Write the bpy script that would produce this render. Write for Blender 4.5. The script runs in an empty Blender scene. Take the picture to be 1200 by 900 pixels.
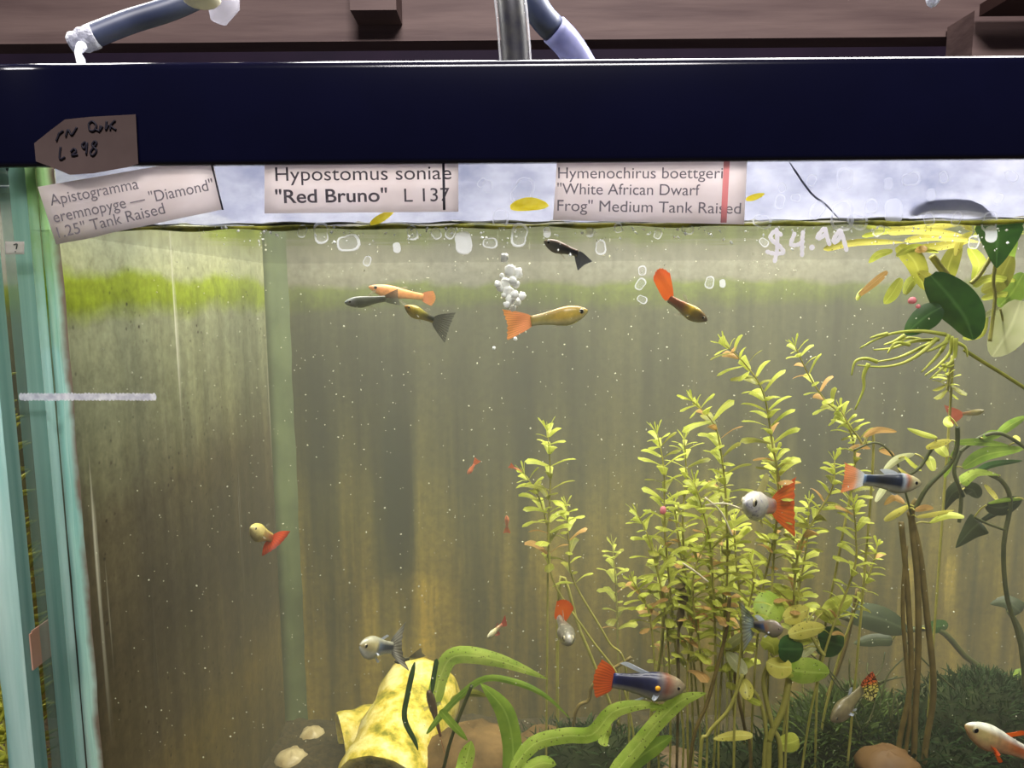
import bpy, math, random
from mathutils import Vector, Matrix
S = bpy.context.scene
COL = S.collection
random.seed(7)
R = math.radians

# ------------------------------------------------------------------ camera, light, exposure
F = 832.0
CAM = Vector((0.0, -0.30, 0.40))
ROT = Matrix.Rotation(R(90 - 6.85), 3, 'X') @ Matrix.Rotation(R(-0.45), 3, 'Z')
cd = bpy.data.cameras.new('camera'); cam = bpy.data.objects.new('camera', cd); COL.objects.link(cam)
cd.sensor_width = 36; cd.lens = F / 1200 * 36; cd.clip_start = 0.01; cd.clip_end = 50
cam.matrix_world = Matrix.Translation(CAM) @ ROT.to_4x4()
S.camera = cam
S.view_settings.view_transform = 'Standard'; S.view_settings.look = 'None'
S.view_settings.exposure = 0.0; S.view_settings.gamma = 1.0; S.view_settings.use_curve_mapping = False
S.cycles.transparent_max_bounces = 24
S.cycles.volume_bounces = 3

w = bpy.data.worlds.new('world'); S.world = w; w.use_nodes = True
w.node_tree.nodes['Background'].inputs[0].default_value = (0.85, 0.8, 1.0, 1)
w.node_tree.nodes['Background'].inputs[1].default_value = 0.055

def area(name, loc, sx, sy, power, color, rot=(0, 0, 0)):
    l = bpy.data.lights.new(name, 'AREA'); l.shape = 'RECTANGLE'; l.size = sx; l.size_y = sy
    l.energy = power; l.color = color
    o = bpy.data.objects.new(name, l); COL.objects.link(o); o.location = loc; o.rotation_euler = rot
    return o
area('tank_strip_light', (0.17, 0.17, 0.74), 0.66, 0.16, 10.5, (1.0, 0.97, 0.93))
area('neighbour_strip_light', (-0.55, 0.17, 0.74), 0.5, 0.16, 8.0, (1.0, 0.97, 0.93))
area('beam_fill', (0.3, 0.2, 1.9), 0.9, 0.3, 4.0, (1.0, 0.93, 0.94), (R(50), 0, 0))  # unseen lamp added to brighten the wooden beams
area('front_fill', (0.1, -1.3, 2.0), 0.9, 0.3, 64.0, (1.0, 0.95, 0.95), (R(40), 0, 0))  # added fill behind the camera, lights the fronts of things

# ------------------------------------------------------------------ helpers
def P(px, py, Y):
    d = ROT @ Vector(((px - 600) / F, -(py - 450) / F, -1))
    return CAM + d * ((Y - CAM.y) / d.y)
def pxm(Y, py=450):                       # metres per pixel at depth Y
    return (P(601, py, Y) - P(600, py, Y)).length
def lin(c):
    out = []
    for v in c[:3]:
        v = v / 255.0
        out.append(v / 12.92 if v <= 0.04045 else ((v + 0.055) / 1.055) ** 2.4)
    return (*out, 1.0)

class MB:
    def __init__(s): s.v = []; s.f = []; s.uv = []; s.mi = []
    def face(s, idx, uvs=None, mi=0):
        s.f.append(tuple(idx)); s.uv.append(uvs or [(0, 0)] * len(idx)); s.mi.append(mi)
    def grid(s, rows, uvrows=None, closed=False, mi=0):
        b = len(s.v); n = len(rows[0])
        for r in rows: s.v += [Vector(p) for p in r]
        m = len(rows)
        for i in range(m - 1):
            for j in range(n if closed else n - 1):
                k = (j + 1) % n
                q = [b + i * n + j, b + i * n + k, b + (i + 1) * n + k, b + (i + 1) * n + j]
                if uvrows: u = [uvrows[i][j], uvrows[i][k], uvrows[i + 1][k], uvrows[i + 1][j]]
                else: u = [(i / (m - 1), j / n), (i / (m - 1), (j + 1) / n), ((i + 1) / (m - 1), (j + 1) / n), ((i + 1) / (m - 1), j / n)]
                s.face(q, u, mi)
        return b
    def box(s, a, c, mi=0):
        x0, y0, z0 = a; x1, y1, z1 = c; b = len(s.v)
        s.v += [Vector(p) for p in ((x0, y0, z0), (x1, y0, z0), (x1, y1, z0), (x0, y1, z0), (x0, y0, z1), (x1, y0, z1), (x1, y1, z1), (x0, y1, z1))]
        for q in ((0, 3, 2, 1), (4, 5, 6, 7), (0, 1, 5, 4), (1, 2, 6, 5), (2, 3, 7, 6), (3, 0, 4, 7)):
            s.face([b + i for i in q], None, mi)
    def tube(s, pts, rad, n=8, mi=0, caps=True):
        pts = [Vector(p) for p in pts]; m = len(pts)
        rad = [rad] * m if not isinstance(rad, (list, tuple)) else rad
        rows = []; up = None
        for i, p in enumerate(pts):
            t = (pts[min(i + 1, m - 1)] - pts[max(i - 1, 0)])
            t = t.normalized() if t.length > 1e-9 else Vector((0, 0, 1))
            if up is None:
                up = Vector((0, -1, 0)) if abs(t.y) < 0.9 else Vector((1, 0, 0))
            a = (up - t * up.dot(t)).normalized(); bb = t.cross(a); up = a
            rows.append([p + (a * math.cos(2 * math.pi * j / n) + bb * math.sin(2 * math.pi * j / n)) * rad[i] for j in range(n)])
        b = s.grid(rows, closed=True, mi=mi)
        if caps:
            s.face([b + j for j in range(n)][::-1], None, mi); s.face([b + (m - 1) * n + j for j in range(n)], None, mi)
    def ell(s, c, rx, ry, rz, nu=10, nv=6, mi=0, M=None, wob=0.0, seed=0):
        rnd = random.Random(seed); rows = []
        for i in range(nv + 1):
            th = math.pi * (0.001 + 0.998 * i / nv)
            rows.append([])
            for j in range(nu):
                ph = 2 * math.pi * j / nu
                k = 1 + (rnd.uniform(-wob, wob) if 0 < i < nv else 0)
                p = Vector((rx * math.sin(th) * math.cos(ph) * k, ry * math.sin(th) * math.sin(ph) * k, rz * math.cos(th) * k))
                if M is not None: p = M @ p
                rows[-1].append(Vector(c) + p)
        s.grid(rows, closed=True, mi=mi)
    def build(s, name, mats, parent=None, smooth=True):
        off = parent_loc(parent)
        me = bpy.data.meshes.new(name)
        me.from_pydata([tuple(p - off) for p in s.v], [], s.f)
        ul = me.uv_layers.new(name='UVMap'); k = 0
        for u in s.uv:
            for q in u:
                ul.data[k].uv = q; k += 1
        if not isinstance(mats, (list, tuple)): mats = [mats]
        for m in mats: me.materials.append(m)
        for p, mi in zip(me.polygons, s.mi):
            p.material_index = mi; p.use_smooth = smooth
        me.update()
        o = bpy.data.objects.new(name, me); COL.objects.link(o)
        if parent is not None: o.parent = parent
        return o
def parent_loc(o):
    v = Vector((0, 0, 0))
    while o is not None:
        v += o.location; o = o.parent
    return v
def tag(o, label, cat, group=None, kind=None):
    o['label'] = label; o['category'] = cat
    if group: o['group'] = group
    if kind: o['kind'] = kind
    return o
def thing(name, label, cat, loc, group=None, kind=None):
    o = bpy.data.objects.new(name, None); COL.objects.link(o); o.location = loc
    o.empty_display_size = 0.01
    return tag(o, label, cat, group, kind)
def recenter(o):
    """one-mesh thing: origin at the middle of its base"""
    me = o.data; n = len(me.vertices)
    c = sum((v.co for v in me.vertices), Vector()) / n; c.z = min(v.co.z for v in me.vertices)
    for v in me.vertices: v.co -= c
    o.location = c
    return o

# ------------------------------------------------------------------ materials
MATS = {}
def newmat(name):
    m = bpy.data.materials.new(name); m.use_nodes = True
    nt = m.node_tree; nt.nodes.clear()
    return m, nt
def N(nt, typ, **kw):
    n = nt.nodes.new(typ)
    for k, v in kw.items():
        if k.startswith('i_'):
            key = k[2:]; key = int(key) if key.isdigit() else key.replace('_', ' ')
            n.inputs[key].default_value = v
        else: setattr(n, k, v)
    return n
def ramp(nt, src, stops, interp='LINEAR'):
    r = N(nt, 'ShaderNodeValToRGB'); r.color_ramp.interpolation = interp
    e = r.color_ramp.elements
    while len(e) > 1: e.remove(e[-1])
    e[0].position = stops[0][0]; e[0].color = stops[0][1]
    for p, c in stops[1:]:
        k = e.new(p); k.color = c
    nt.links.new(src, r.inputs[0]); return r.outputs[0]
def noise(nt, scale, vec=None, detail=3, rough=0.55):
    n = N(nt, 'ShaderNodeTexNoise'); n.inputs['Scale'].default_value = scale; n.inputs['Detail'].default_value = detail; n.inputs['Roughness'].default_value = rough
    if vec is not None: nt.links.new(vec, n.inputs['Vector'])
    return n.outputs['Fac']
def mapping(nt, out, scale, loc=(0, 0, 0)):
    m = N(nt, 'ShaderNodeMapping'); m.inputs['Scale'].default_value = scale; m.inputs['Location'].default_value = loc
    nt.links.new(out, m.inputs['Vector']); return m.outputs[0]
def mixc(nt, fac, a, b, mode='MIX'):
    m = N(nt, 'ShaderNodeMix', data_type='RGBA', blend_type=mode)
    for sock, v in ((m.inputs[0], fac), (m.inputs[6], a), (m.inputs[7], b)):
        if hasattr(v, 'is_linked'): nt.links.new(v, sock)
        else: sock.default_value = v
    return m.outputs[2]
def math_(nt, op, a, b=0.0, clamp=False):
    m = N(nt, 'ShaderNodeMath', operation=op, use_clamp=clamp)
    for sock, v in ((m.inputs[0], a), (m.inputs[1], b)):
        if hasattr(v, 'is_linked'): nt.links.new(v, sock)
        else: sock.default_value = v
    return m.outputs[0]
def finish(nt, color, rough=0.5, transl=0.0, alpha=None, spec=0.4, metal=0.0, bump=None, tcol=None):
    p = N(nt, 'ShaderNodeBsdfPrincipled')
    p.inputs['Roughness'].default_value = rough; p.inputs['Specular IOR Level'].default_value = spec; p.inputs['Metallic'].default_value = metal
    def put(sock, v):
        if hasattr(v, 'is_linked'): nt.links.new(v, sock)
        else: sock.default_value = v
    put(p.inputs['Base Color'], color)
    if bump is not None:
        b = N(nt, 'ShaderNodeBump'); b.inputs['Strength'].default_value = bump[1]; b.inputs['Distance'].default_value = bump[2]
        nt.links.new(bump[0], b.inputs['Height']); nt.links.new(b.outputs[0], p.inputs['Normal'])
    out = p.outputs[0]
    if transl:
        t = N(nt, 'ShaderNodeBsdfTranslucent'); put(t.inputs[0], tcol if tcol is not None else color)
        m = N(nt, 'ShaderNodeMixShader'); m.inputs[0].default_value = transl
        nt.links.new(out, m.inputs[1]); nt.links.new(t.outputs[0], m.inputs[2]); out = m.outputs[0]
    if alpha is not None:
        t = N(nt, 'ShaderNodeBsdfTransparent')
        m = N(nt, 'ShaderNodeMixShader'); put(m.inputs[0], alpha)
        nt.links.new(t.outputs[0], m.inputs[1]); nt.links.new(out, m.inputs[2]); out = m.outputs[0]
    o = N(nt, 'ShaderNodeOutputMaterial'); nt.links.new(out, o.inputs['Surface'])
    return o
def simple(name, c, c2=None, scale=40, rough=0.5, transl=0.0, alpha=None, spec=0.4, metal=0.0, bump=0.0):
    if name in MATS: return MATS[name]
    m, nt = newmat(name)
    tc = N(nt, 'ShaderNodeTexCoord')
    n = noise(nt, scale, tc.outputs['Object'])
    col = ramp(nt, n, [(0.35, lin(c)), (0.65, lin(c2 or c))])
    finish(nt, col, rough, transl, alpha, spec, metal, (n, bump, 0.002) if bump else None)
    MATS[name] = m; return m

def glass_mat():
    m, nt = newmat('pane_glass')
    t = N(nt, 'ShaderNodeBsdfTransparent'); t.inputs[0].default_value = (0.985, 0.995, 0.99, 1)
    g = N(nt, 'ShaderNodeBsdfGlossy'); g.inputs['Roughness'].default_value = 0.02
    f = N(nt, 'ShaderNodeFresnel'); f.inputs['IOR'].default_value = 1.3
    k = math_(nt, 'MULTIPLY', f.outputs[0], 0.5)
    x = N(nt, 'ShaderNodeMixShader'); nt.links.new(k, x.inputs[0]); nt.links.new(t.outputs[0], x.inputs[1]); nt.links.new(g.outputs[0], x.inputs[2])
    o = N(nt, 'ShaderNodeOutputMaterial'); nt.links.new(x.outputs[0], o.inputs['Surface'])
    return m
GLASS = glass_mat()
def surface_mat():
    m, nt = newmat('water_surface')
    t = N(nt, 'ShaderNodeBsdfTransparent'); g = N(nt, 'ShaderNodeBsdfGlossy'); g.inputs['Roughness'].default_value = 0.10
    tc = N(nt, 'ShaderNodeTexCoord')
    n = noise(nt, 14, mapping(nt, tc.outputs['Object'], (1, 1.6, 1)), 2)
    b = N(nt, 'ShaderNodeBump'); b.inputs['Strength'].default_value = 0.12; b.inputs['Distance'].default_value = 0.004
    nt.links.new(n, b.inputs['Height'])
    f = N(nt, 'ShaderNodeFresnel'); f.inputs['IOR'].default_value = 1.33
    nt.links.new(b.outputs[0], g.inputs['Normal']); nt.links.new(b.outputs[0], f.inputs['Normal'])
    x = N(nt, 'ShaderNodeMixShader'); nt.links.new(f.outputs[0], x.inputs[0]); nt.links.new(t.outputs[0], x.inputs[1]); nt.links.new(g.outputs[0], x.inputs[2])
    o = N(nt, 'ShaderNodeOutputMaterial'); nt.links.new(x.outputs[0], o.inputs['Surface'])
    return m
def volume_mat(name, sc, dens, ab, adens, aniso=0.0):
    m, nt = newmat(name)
    s = N(nt, 'ShaderNodeVolumeScatter'); s.inputs['Color'].default_value = (*sc, 1); s.inputs['Density'].default_value = dens; s.inputs['Anisotropy'].default_value = aniso
    a = N(nt, 'ShaderNodeVolumeAbsorption'); a.inputs['Color'].default_value = (*ab, 1); a.inputs['Density'].default_value = adens
    x = N(nt, 'ShaderNodeAddShader'); nt.links.new(s.outputs[0], x.inputs[0]); nt.links.new(a.outputs[0], x.inputs[1])
    o = N(nt, 'ShaderNodeOutputMaterial'); nt.links.new(x.outputs[0], o.inputs['Volume'])
    return m
def wall_mat(name, zstops, streak_axis, streak_lo, streak_hi, blob=None, specks=0.0, white=0.0, wide_lo=(0.42, 0.45, 0.55, 1), wide_hi=(1.45, 1.40, 1.1, 1)):
    """algae film on glass; zstops over world height 0.02..0.46"""
    m, nt = newmat(name)
    tc = N(nt, 'ShaderNodeTexCoord'); ob = tc.outputs['Object']
    sp = N(nt, 'ShaderNodeSeparateXYZ'); nt.links.new(ob, sp.inputs[0])
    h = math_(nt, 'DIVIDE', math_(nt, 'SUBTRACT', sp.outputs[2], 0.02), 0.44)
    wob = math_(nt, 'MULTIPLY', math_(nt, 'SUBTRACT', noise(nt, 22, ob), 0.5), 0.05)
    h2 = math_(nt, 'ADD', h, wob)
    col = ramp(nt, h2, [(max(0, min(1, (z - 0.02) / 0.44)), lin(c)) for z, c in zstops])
    st = noise(nt, 1.0, mapping(nt, ob, (70, 70, 4)), 4, 0.6)
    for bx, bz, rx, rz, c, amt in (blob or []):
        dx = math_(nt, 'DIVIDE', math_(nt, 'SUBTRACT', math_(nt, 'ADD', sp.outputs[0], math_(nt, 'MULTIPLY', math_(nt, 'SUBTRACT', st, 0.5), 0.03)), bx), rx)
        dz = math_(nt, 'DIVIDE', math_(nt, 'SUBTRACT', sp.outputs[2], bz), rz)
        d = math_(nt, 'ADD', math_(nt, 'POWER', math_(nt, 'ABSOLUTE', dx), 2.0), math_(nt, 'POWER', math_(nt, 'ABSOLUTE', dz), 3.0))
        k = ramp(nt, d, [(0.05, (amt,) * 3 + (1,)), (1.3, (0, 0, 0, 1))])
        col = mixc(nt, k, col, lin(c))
    sc = (70, 70, 4) if streak_axis == 'x' else (70, 70, 3)
    st = noise(nt, 1.0, mapping(nt, ob, sc), 4, 0.6)
    fine = noise(nt, 160, ob, 4, 0.7)
    big = noise(nt, 9, ob, 2)
    lo, hi = lin((streak_lo,) * 3), lin((streak_hi,) * 3)
    zs = ramp(nt, h, [(0.86, (1,) * 3 + (1,)), (0.91, (0.25,) * 3 + (1,))])
    col = mixc(nt, zs, col, mixc(nt, 1.0, col, ramp(nt, st, [(0.33, lo), (0.66, hi)]), 'MULTIPLY'))
    wide = noise(nt, 1.0, mapping(nt, ob, (30, 30, 2.2), (2, 2, 2)), 3, 0.5)
    zw = ramp(nt, h, [(0.6, (1,) * 3 + (1,)), (0.86, (0, 0, 0, 1))])
    col = mixc(nt, zw, col, mixc(nt, 1.0, col, ramp(nt, wide, [(0.40, wide_lo), (0.60, wide_hi)]), 'MULTIPLY'))
    col = mixc(nt, 1.0, col, ramp(nt, big, [(0.3, (0.75, 0.75, 0.75, 1)), (0.7, (1.15, 1.12, 1.0, 1))]), 'MULTIPLY')
    col = mixc(nt, 1.0, col, ramp(nt, fine, [(0.3, (0.7, 0.68, 0.65, 1)), (0.65, (1.14, 1.14, 1.08, 1))]), 'MULTIPLY')
    if specks:
        v = N(nt, 'ShaderNodeTexVoronoi'); v.inputs['Scale'].default_value = 170; nt.links.new(ob, v.inputs['Vector'])
        k = ramp(nt, v.outputs['Distance'], [(0.10, (specks,) * 3 + (1,)), (0.22, (0, 0, 0, 1))])
        g = ramp(nt, noise(nt, 30, ob), [(0.5, (0, 0, 0, 1)), (0.62, (1, 1, 1, 1))])
        col = mixc(nt, math_(nt, 'MULTIPLY', k, g), col, lin((40, 28, 20)))
    if white:
        s2 = noise(nt, 1.0, mapping(nt, ob, (1, 95, 2.2), (3, 1, 5)), 3, 0.6)
        k = ramp(nt, s2, [(0.64, (0, 0, 0, 1)), (0.74, (white,) * 3 + (1,))])
        zf = ramp(nt, h, [(0.35, (0, 0, 0, 1)), (0.62, (1, 1, 1, 1))])
        col = mixc(nt, math_(nt, 'MULTIPLY', k, zf), col, lin((225, 222, 205)))
    finish(nt, col, 0.55, 0.25, None, 0.25)
    return m

def leaf_mat(name, c, c2, old=None, transl=0.42, rough=0.45, spots=0.0):
    m, nt = newmat(name)
    tc = N(nt, 'ShaderNodeTexCoord')
    n = noise(nt, 90, tc.outputs['Object'], 2)
    col = ramp(nt, n, [(0.3, lin(c)), (0.7, lin(c2))])
    sp = N(nt, 'ShaderNodeSeparateXYZ'); nt.links.new(tc.outputs['UV'], sp.inputs[0])
    # paler midrib along the blade
    rib = ramp(nt, sp.outputs[1], [(0.43, (0, 0, 0, 1)), (0.5, (0.5, 0.5, 0.5, 1)), (0.57, (0, 0, 0, 1))])
    col = mixc(nt, rib, col, lin(tuple(min(255, v + 35) for v in c2)))
    if old: col = mixc(nt, ramp(nt, sp.outputs[0], [(0.55, (0, 0, 0, 1)), (1.0, (0.8, 0.8, 0.8, 1))]), col, lin(old))
    if spots:
        v = N(nt, 'ShaderNodeTexVoronoi'); v.inputs['Scale'].default_value = 420; nt.links.new(tc.outputs['Object'], v.inputs['Vector'])
        k = ramp(nt, v.outputs['Distance'], [(0.12, (spots,) * 3 + (1,)), (0.2, (0, 0, 0, 1))])
        col = mixc(nt, k, col, lin((60, 60, 20)))
    finish(nt, col, rough, transl, None, 0.35)
    return m
L_LIME = leaf_mat('lime_leaf', (168, 178, 62), (208, 212, 96))
L_OLIVE = leaf_mat('olive_leaf', (118, 122, 40), (160, 158, 62))
L_PEACH = leaf_mat('fading_leaf', (190, 150, 84), (214, 170, 110))
L_YELL = leaf_mat('yellow_leaf', (208, 200, 84), (232, 222, 120), None, 0.42, 0.4, 0.7)
L_MID = leaf_mat('mid_green_leaf', (112, 146, 50), (150, 178, 66))
L_DARK = leaf_mat('dark_green_leaf', (34, 66, 28), (54, 92, 36), None, 0.22)
L_DEEP = leaf_mat('deep_green_leaf', (34, 46, 26), (50, 60, 34), None, 0.15)
L_SWORD = leaf_mat('sword_leaf', (156, 190, 66), (202, 222, 104), None, 0.42, 0.4, 0.8)
L_PALE = leaf_mat('pale_leaf', (190, 196, 140), (214, 214, 170))
L_ROOT = simple('yellow_root', (176, 182, 70), (200, 200, 96), 60, 0.5, 0.2)
STEM_L = simple('light_stem', (160, 156, 70), (184, 176, 92), 90, 0.5, 0.2)
STEM_D = simple('brown_stem', (96, 82, 40), (122, 104, 54), 90, 0.55)
STEM_K = simple('dark_stem', (54, 62, 30), (78, 80, 40), 90, 0.55)
WHITE = simple('white_paint', (240, 238, 244), (248, 246, 250), 200, 0.6, 0.3)

# ------------------------------------------------------------------ room behind the tanks
wood_m, nt = newmat('joist_wood')
tc = N(nt, 'ShaderNodeTexCoord')
g = noise(nt, 1.0, mapping(nt, tc.outputs['Object'], (2.2, 9, 26)), 4, 0.6)
finish(nt, ramp(nt, g, [(0.3, lin((112, 92, 90))), (0.7, lin((146, 124, 118)))]), 0.6, 0, None, 0.3, 0, (g, 0.3, 0.01))
dwall = simple('dark_wall_paint', (58, 46, 70), (72, 54, 80), 3, 0.7)
def structure(name, mb, m, smooth=False):
    o = mb.build(name, m, None, smooth); o['kind'] = 'structure'; return o
mb = MB(); mb.box((-3, 2.6, -0.9), (3, 2.7, 2.3)); structure('wall_back', mb, dwall)
mb = MB(); mb.box((-3, -1.6, 2.3), (3, 2.7, 2.36)); structure('ceiling', mb, wood_m)
mb = MB(); mb.box((-3, -1.6, -0.96), (3, 2.7, -0.9)); structure('floor', mb, simple('concrete', (90, 86, 84), (110, 104, 100), 6, 0.8))
# long joist and the blocks under it
za = P(600, 47, 1.3).z
mb = MB(); mb.box((-2.2, 1.3, za), (2.2, 1.36, za + 0.42)); o = structure('beam_long', mb, wood_m)
mb = MB(); mb.box((P(1113, 40, 1.28).x, 1.2, P(1113, 90, 1.28).z - 0.3), (2.1, 1.29, P(1113, 30, 1.28).z)); structure('beam_block', mb, wood_m)
mb = MB()
b0, b1 = P(1120, 34, 1.15), P(1240, -40, 1.15)
mb.box((b0.x + 0.05, 1.08, P(0, 26, 1.15).z), (2.0, 1.16, P(0, 18, 1.15).z + 0.01)); structure('beam_ledger', mb, simple('dark_wood', (70, 48, 44), (88, 62, 54), 8, 0.7))
mb = MB()
x0 = P(418, 0, 1.29).x; x1 = P(470, 0, 1.29).x
mb.box((x0, 1.22, P(0, 22, 1.25).z), (x1, 1.299, P(0, -70, 1.25).z)); structure('beam_hanger', mb, wood_m)
# stand that carries both tanks
mb = MB(); mb.box((-1.1, -0.03, -0.06), (0.75, 0.36, -0.002))
for x in (-1.05, -0.2, 0.66):
    for y in (-0.01, 0.28): mb.box((x, y, -0.9), (x + 0.06, y + 0.06, -0.06))
tag(recenter(mb.build('tank_stand', wood_m, None, False)), 'wooden stand under the fish tanks', 'stand')

# ------------------------------------------------------------------ the tank
XL, XLo, XR = -0.2035, -0.2106, 0.57
D = 0.30
ZS = P(600, 265, 0.006).z               # water surface
ZR0, ZR1 = P(600, 190, -0.004).z, P(600, 68, -0.004).z
navy = simple('navy_plastic', (8, 9, 30), (9, 10, 33), 30, 0.16, 0, None, 0.35)
silicone, nt = newmat('cyan_silicone')
tc = N(nt, 'ShaderNodeTexCoord'); sp = N(nt, 'ShaderNodeSeparateXYZ'); nt.links.new(tc.outputs['Object'], sp.inputs[0])
n = noise(nt, 45, tc.outputs['Object'], 4)
c = ramp(nt, noise(nt, 1, mapping(nt, tc.outputs['Object'], (120, 120, 6)), 3), [(0.35, lin((140, 190, 186))), (0.65, lin((205, 232, 228)))])
gz = ramp(nt, math_(nt, 'ADD', sp.outputs[2], math_(nt, 'MULTIPLY', n, 0.10)), [(0.43, (0, 0, 0, 1)), (0.49, (0.75, 0.75, 0.75, 1))])
c = mixc(nt, gz, c, lin((120, 150, 50)))
edge = ramp(nt, math_(nt, 'ADD', sp.outputs[0], math_(nt, 'MULTIPLY', math_(nt, 'SUBTRACT', n, 0.5), 0.006)), [(0.0, (0, 0, 0, 1)), (1.0, (0, 0, 0, 1))])
ex = math_(nt, 'MULTIPLY', math_(nt, 'ADD', math_(nt, 'ADD', sp.outputs[0], 0.1945), math_(nt, 'MULTIPLY', math_(nt, 'SUBTRACT', n, 0.5), 0.010)), 260, True)
c = mixc(nt, ex, c, lin((128, 112, 100)))
finish(nt, c, 0.5, 0.6, None, 0.3)
teal, nt = newmat('teal_glass_edge')
tc = N(nt, 'ShaderNodeTexCoord')
c = ramp(nt, noise(nt, 1, mapping(nt, tc.outputs['Object'], (300, 300, 5)), 3), [(0.3, lin((132, 178, 168))), (0.7, lin((170, 206, 196)))])
finish(nt, c, 0.25, 0.7, None, 0.5)
film, nt = newmat('mineral_film')
tc = N(nt, 'ShaderNodeTexCoord')
n1 = noise(nt, 60, mapping(nt, tc.outputs['Object'], (0.6, 1, 1)), 5, 0.65); n2 = noise(nt, 260, tc.outputs['Object'], 3)
c = ramp(nt, n1, [(0.3, lin((146, 150, 180))), (0.7, lin((190, 191, 210)))])
al = math_(nt, 'ADD', 0.62, math_(nt, 'MULTIPLY', n1, 0.45), True)
finish(nt, c, 0.6, 0.72, al, 0.3)
back_m = wall_mat('back_algae_and_patches', [(0.02, (150, 128, 56)), (0.10, (168, 146, 64)), (0.16, (150, 134, 64)), (0.21, (120, 112, 60)), (0.26, (84, 82, 56)), (0.33, (68, 68, 54)), (0.390, (78, 80, 60)),
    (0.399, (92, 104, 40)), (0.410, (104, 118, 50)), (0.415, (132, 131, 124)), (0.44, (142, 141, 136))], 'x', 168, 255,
    [(-0.101, 0.23, 0.015, 0.085, (44, 52, 40), 0.9), (-0.09, 0.115, 0.05, 0.05, (226, 196, 84), 0.8), (0.35, 0.135, 0.012, 0.04, (232, 206, 96), 0.85), (0.385, 0.145, 0.006, 0.03, (222, 200, 110), 0.6)])  # soft dark and bright yellow patches mixed over the wall colour
side_m = wall_mat('side_algae', [(0.02, (108, 92, 54)), (0.11, (118, 100, 56)), (0.15, (90, 78, 60)), (0.22, (80, 70, 58)), (0.29, (96, 88, 72)), (0.34, (136, 138, 116)), (0.39, (160, 164, 140)),
    (0.401, (150, 168, 40)), (0.413, (160, 178, 52)), (0.419, (188, 192, 160)), (0.44, (196, 200, 180))], 'y', 205, 255, None, 0.9, 0.75, (0.86, 0.86, 0.9, 1), (1.08, 1.08, 1.0, 1))
tank = thing('fish_tank', 'large glass fish tank with a dark navy rim, full of plants', 'fish tank', (0, 0, 0))
mb = MB(); mb.box((XLo, 0.0, 0.0), (XR + 0.007, 0.006, ZR1 - 0.004)); mb.build('front_glass', GLASS, tank, False)
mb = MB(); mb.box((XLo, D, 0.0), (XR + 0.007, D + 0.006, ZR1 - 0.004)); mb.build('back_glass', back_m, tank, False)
mb = MB(); mb.box((XLo, 0.0062, 0.0), (XL, D - 0.0002, ZR1 - 0.004)); o = mb.build('side_glass', [GLASS, teal], tank, False)
o.data.polygons[2].material_index = 1
mb = MB(); mb.v = [Vector((XL + 0.0002, y, z)) for y, z in ((0.0125, 0.009), (D - 0.0004, 0.009), (D - 0.0004, ZR0 + 0.004), (0.0125, ZR0 + 0.004))]; mb.face((0, 1, 2, 3)); mb.build('algae_film', side_m, tank, False)
mb = MB(); mb.box((XR, 0.0062, 0.0), (XR + 0.007, D - 0.0002, ZR1 - 0.004)); mb.build('side_glass', side_m, tank, False)
mb = MB(); mb.box((XL + 0.0001, 0.0062, 0.001), (XR - 0.0001, D - 0.0002, 0.008)); mb.build('bottom_glass', GLASS, tank, False)
def bead(x, y, sx, sy, r, z0, z1):
    m_ = MB(); rows = []
    for i in range(40):
        z = z0 + (z1 - z0) * i / 39; k = r * (1 + 0.02 * math.sin(i * 1.7) + 0.015 * math.sin(i * 0.6 + 1))
        row = [(x, y, z)]
        for j in range(7):
            a = math.pi / 2 * j / 6
            row.append((x + sx * (k - k * 0.62 * math.sin(a)) * (1 if j < 6 else 0) if j else x + sx * k, y + sy * k * 0.6 * (1 - math.cos(a)) if j else y, z))
        row.append((x + sx * .00005, y, z)); rows.append(row)
    m_.grid([r[1:] for r in rows]); return m_
bead(XL, 0.0062, 1, 1, 0.0125, 0.008, ZR0 + 0.004).build('silicone_bead', silicone, tank)
bsil = simple('green_silicone', (84, 98, 68), (100, 114, 80), 40, 0.6, 0.2)
bead(XL, D - 0.0003, 1, -1, 0.017, 0.008, ZR0).build('silicone_bead', bsil, tank)
# rim: front, sides, back, with a rounded top edge
def rim(x0, x1, name, par):
    m_ = MB()
    def bar(a, b, inward):
        a = Vector(a); b = Vector(b); inward = Vector(inward)
        prof = [(-0.004, ZR0), (-0.0045, ZR0 + 0.002), (-0.0045, ZR1 - 0.0035), (-0.004, ZR1 - 0.0016), (-0.0028, ZR1 - 0.0004), (-0.001, ZR1), (0.014, ZR1), (0.0155, ZR1 - 0.001),
                (0.0155, ZR1 - 0.004), (0.0, ZR1 - 0.006), (0.0, ZR0)]
        rows = []
        for k in range(25):
            q = a.lerp(b, k / 24)
            rows.append([(q.x + inward.x * p, q.y + inward.y * p, z) for p, z in prof])
        bb = m_.grid(rows, closed=True); n_ = len(prof)
        m_.face([bb + j for j in range(n_)]); m_.face([bb + 24 * n_ + j for j in range(n_)][::-1])
    bar((x0, 0, 0), (x1, 0, 0), (0, 1, 0)); bar((x0, D + 0.006, 0), (x1, D + 0.006, 0), (0, -1, 0))
    bar((x0, 0.006, 0), (x0, D, 0), (1, 0, 0)); bar((x1, 0.006, 0), (x1, D, 0), (-1, 0, 0))
    o = m_.build(name, navy, par); return o
rim(XLo + 0.0005, XR + 0.0065, 'rim', tank)
mb = MB()
rows = []
rnd = random.Random(3)
for i in range(241):
    x = XL + 0.012 + (XR - XL - 0.013) * i / 240
    low = ZS + 0.0012 + 0.0009 * math.sin(i * 0.5) + rnd.uniform(-0.0006, 0.0008)
    rows.append([(x, 0.0073, low), (x, 0.0073, low + 0.01), (x, 0.0073, ZR0 + 0.002)])
mb.grid(rows); mb.build('mineral_film', film, tank)
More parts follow.
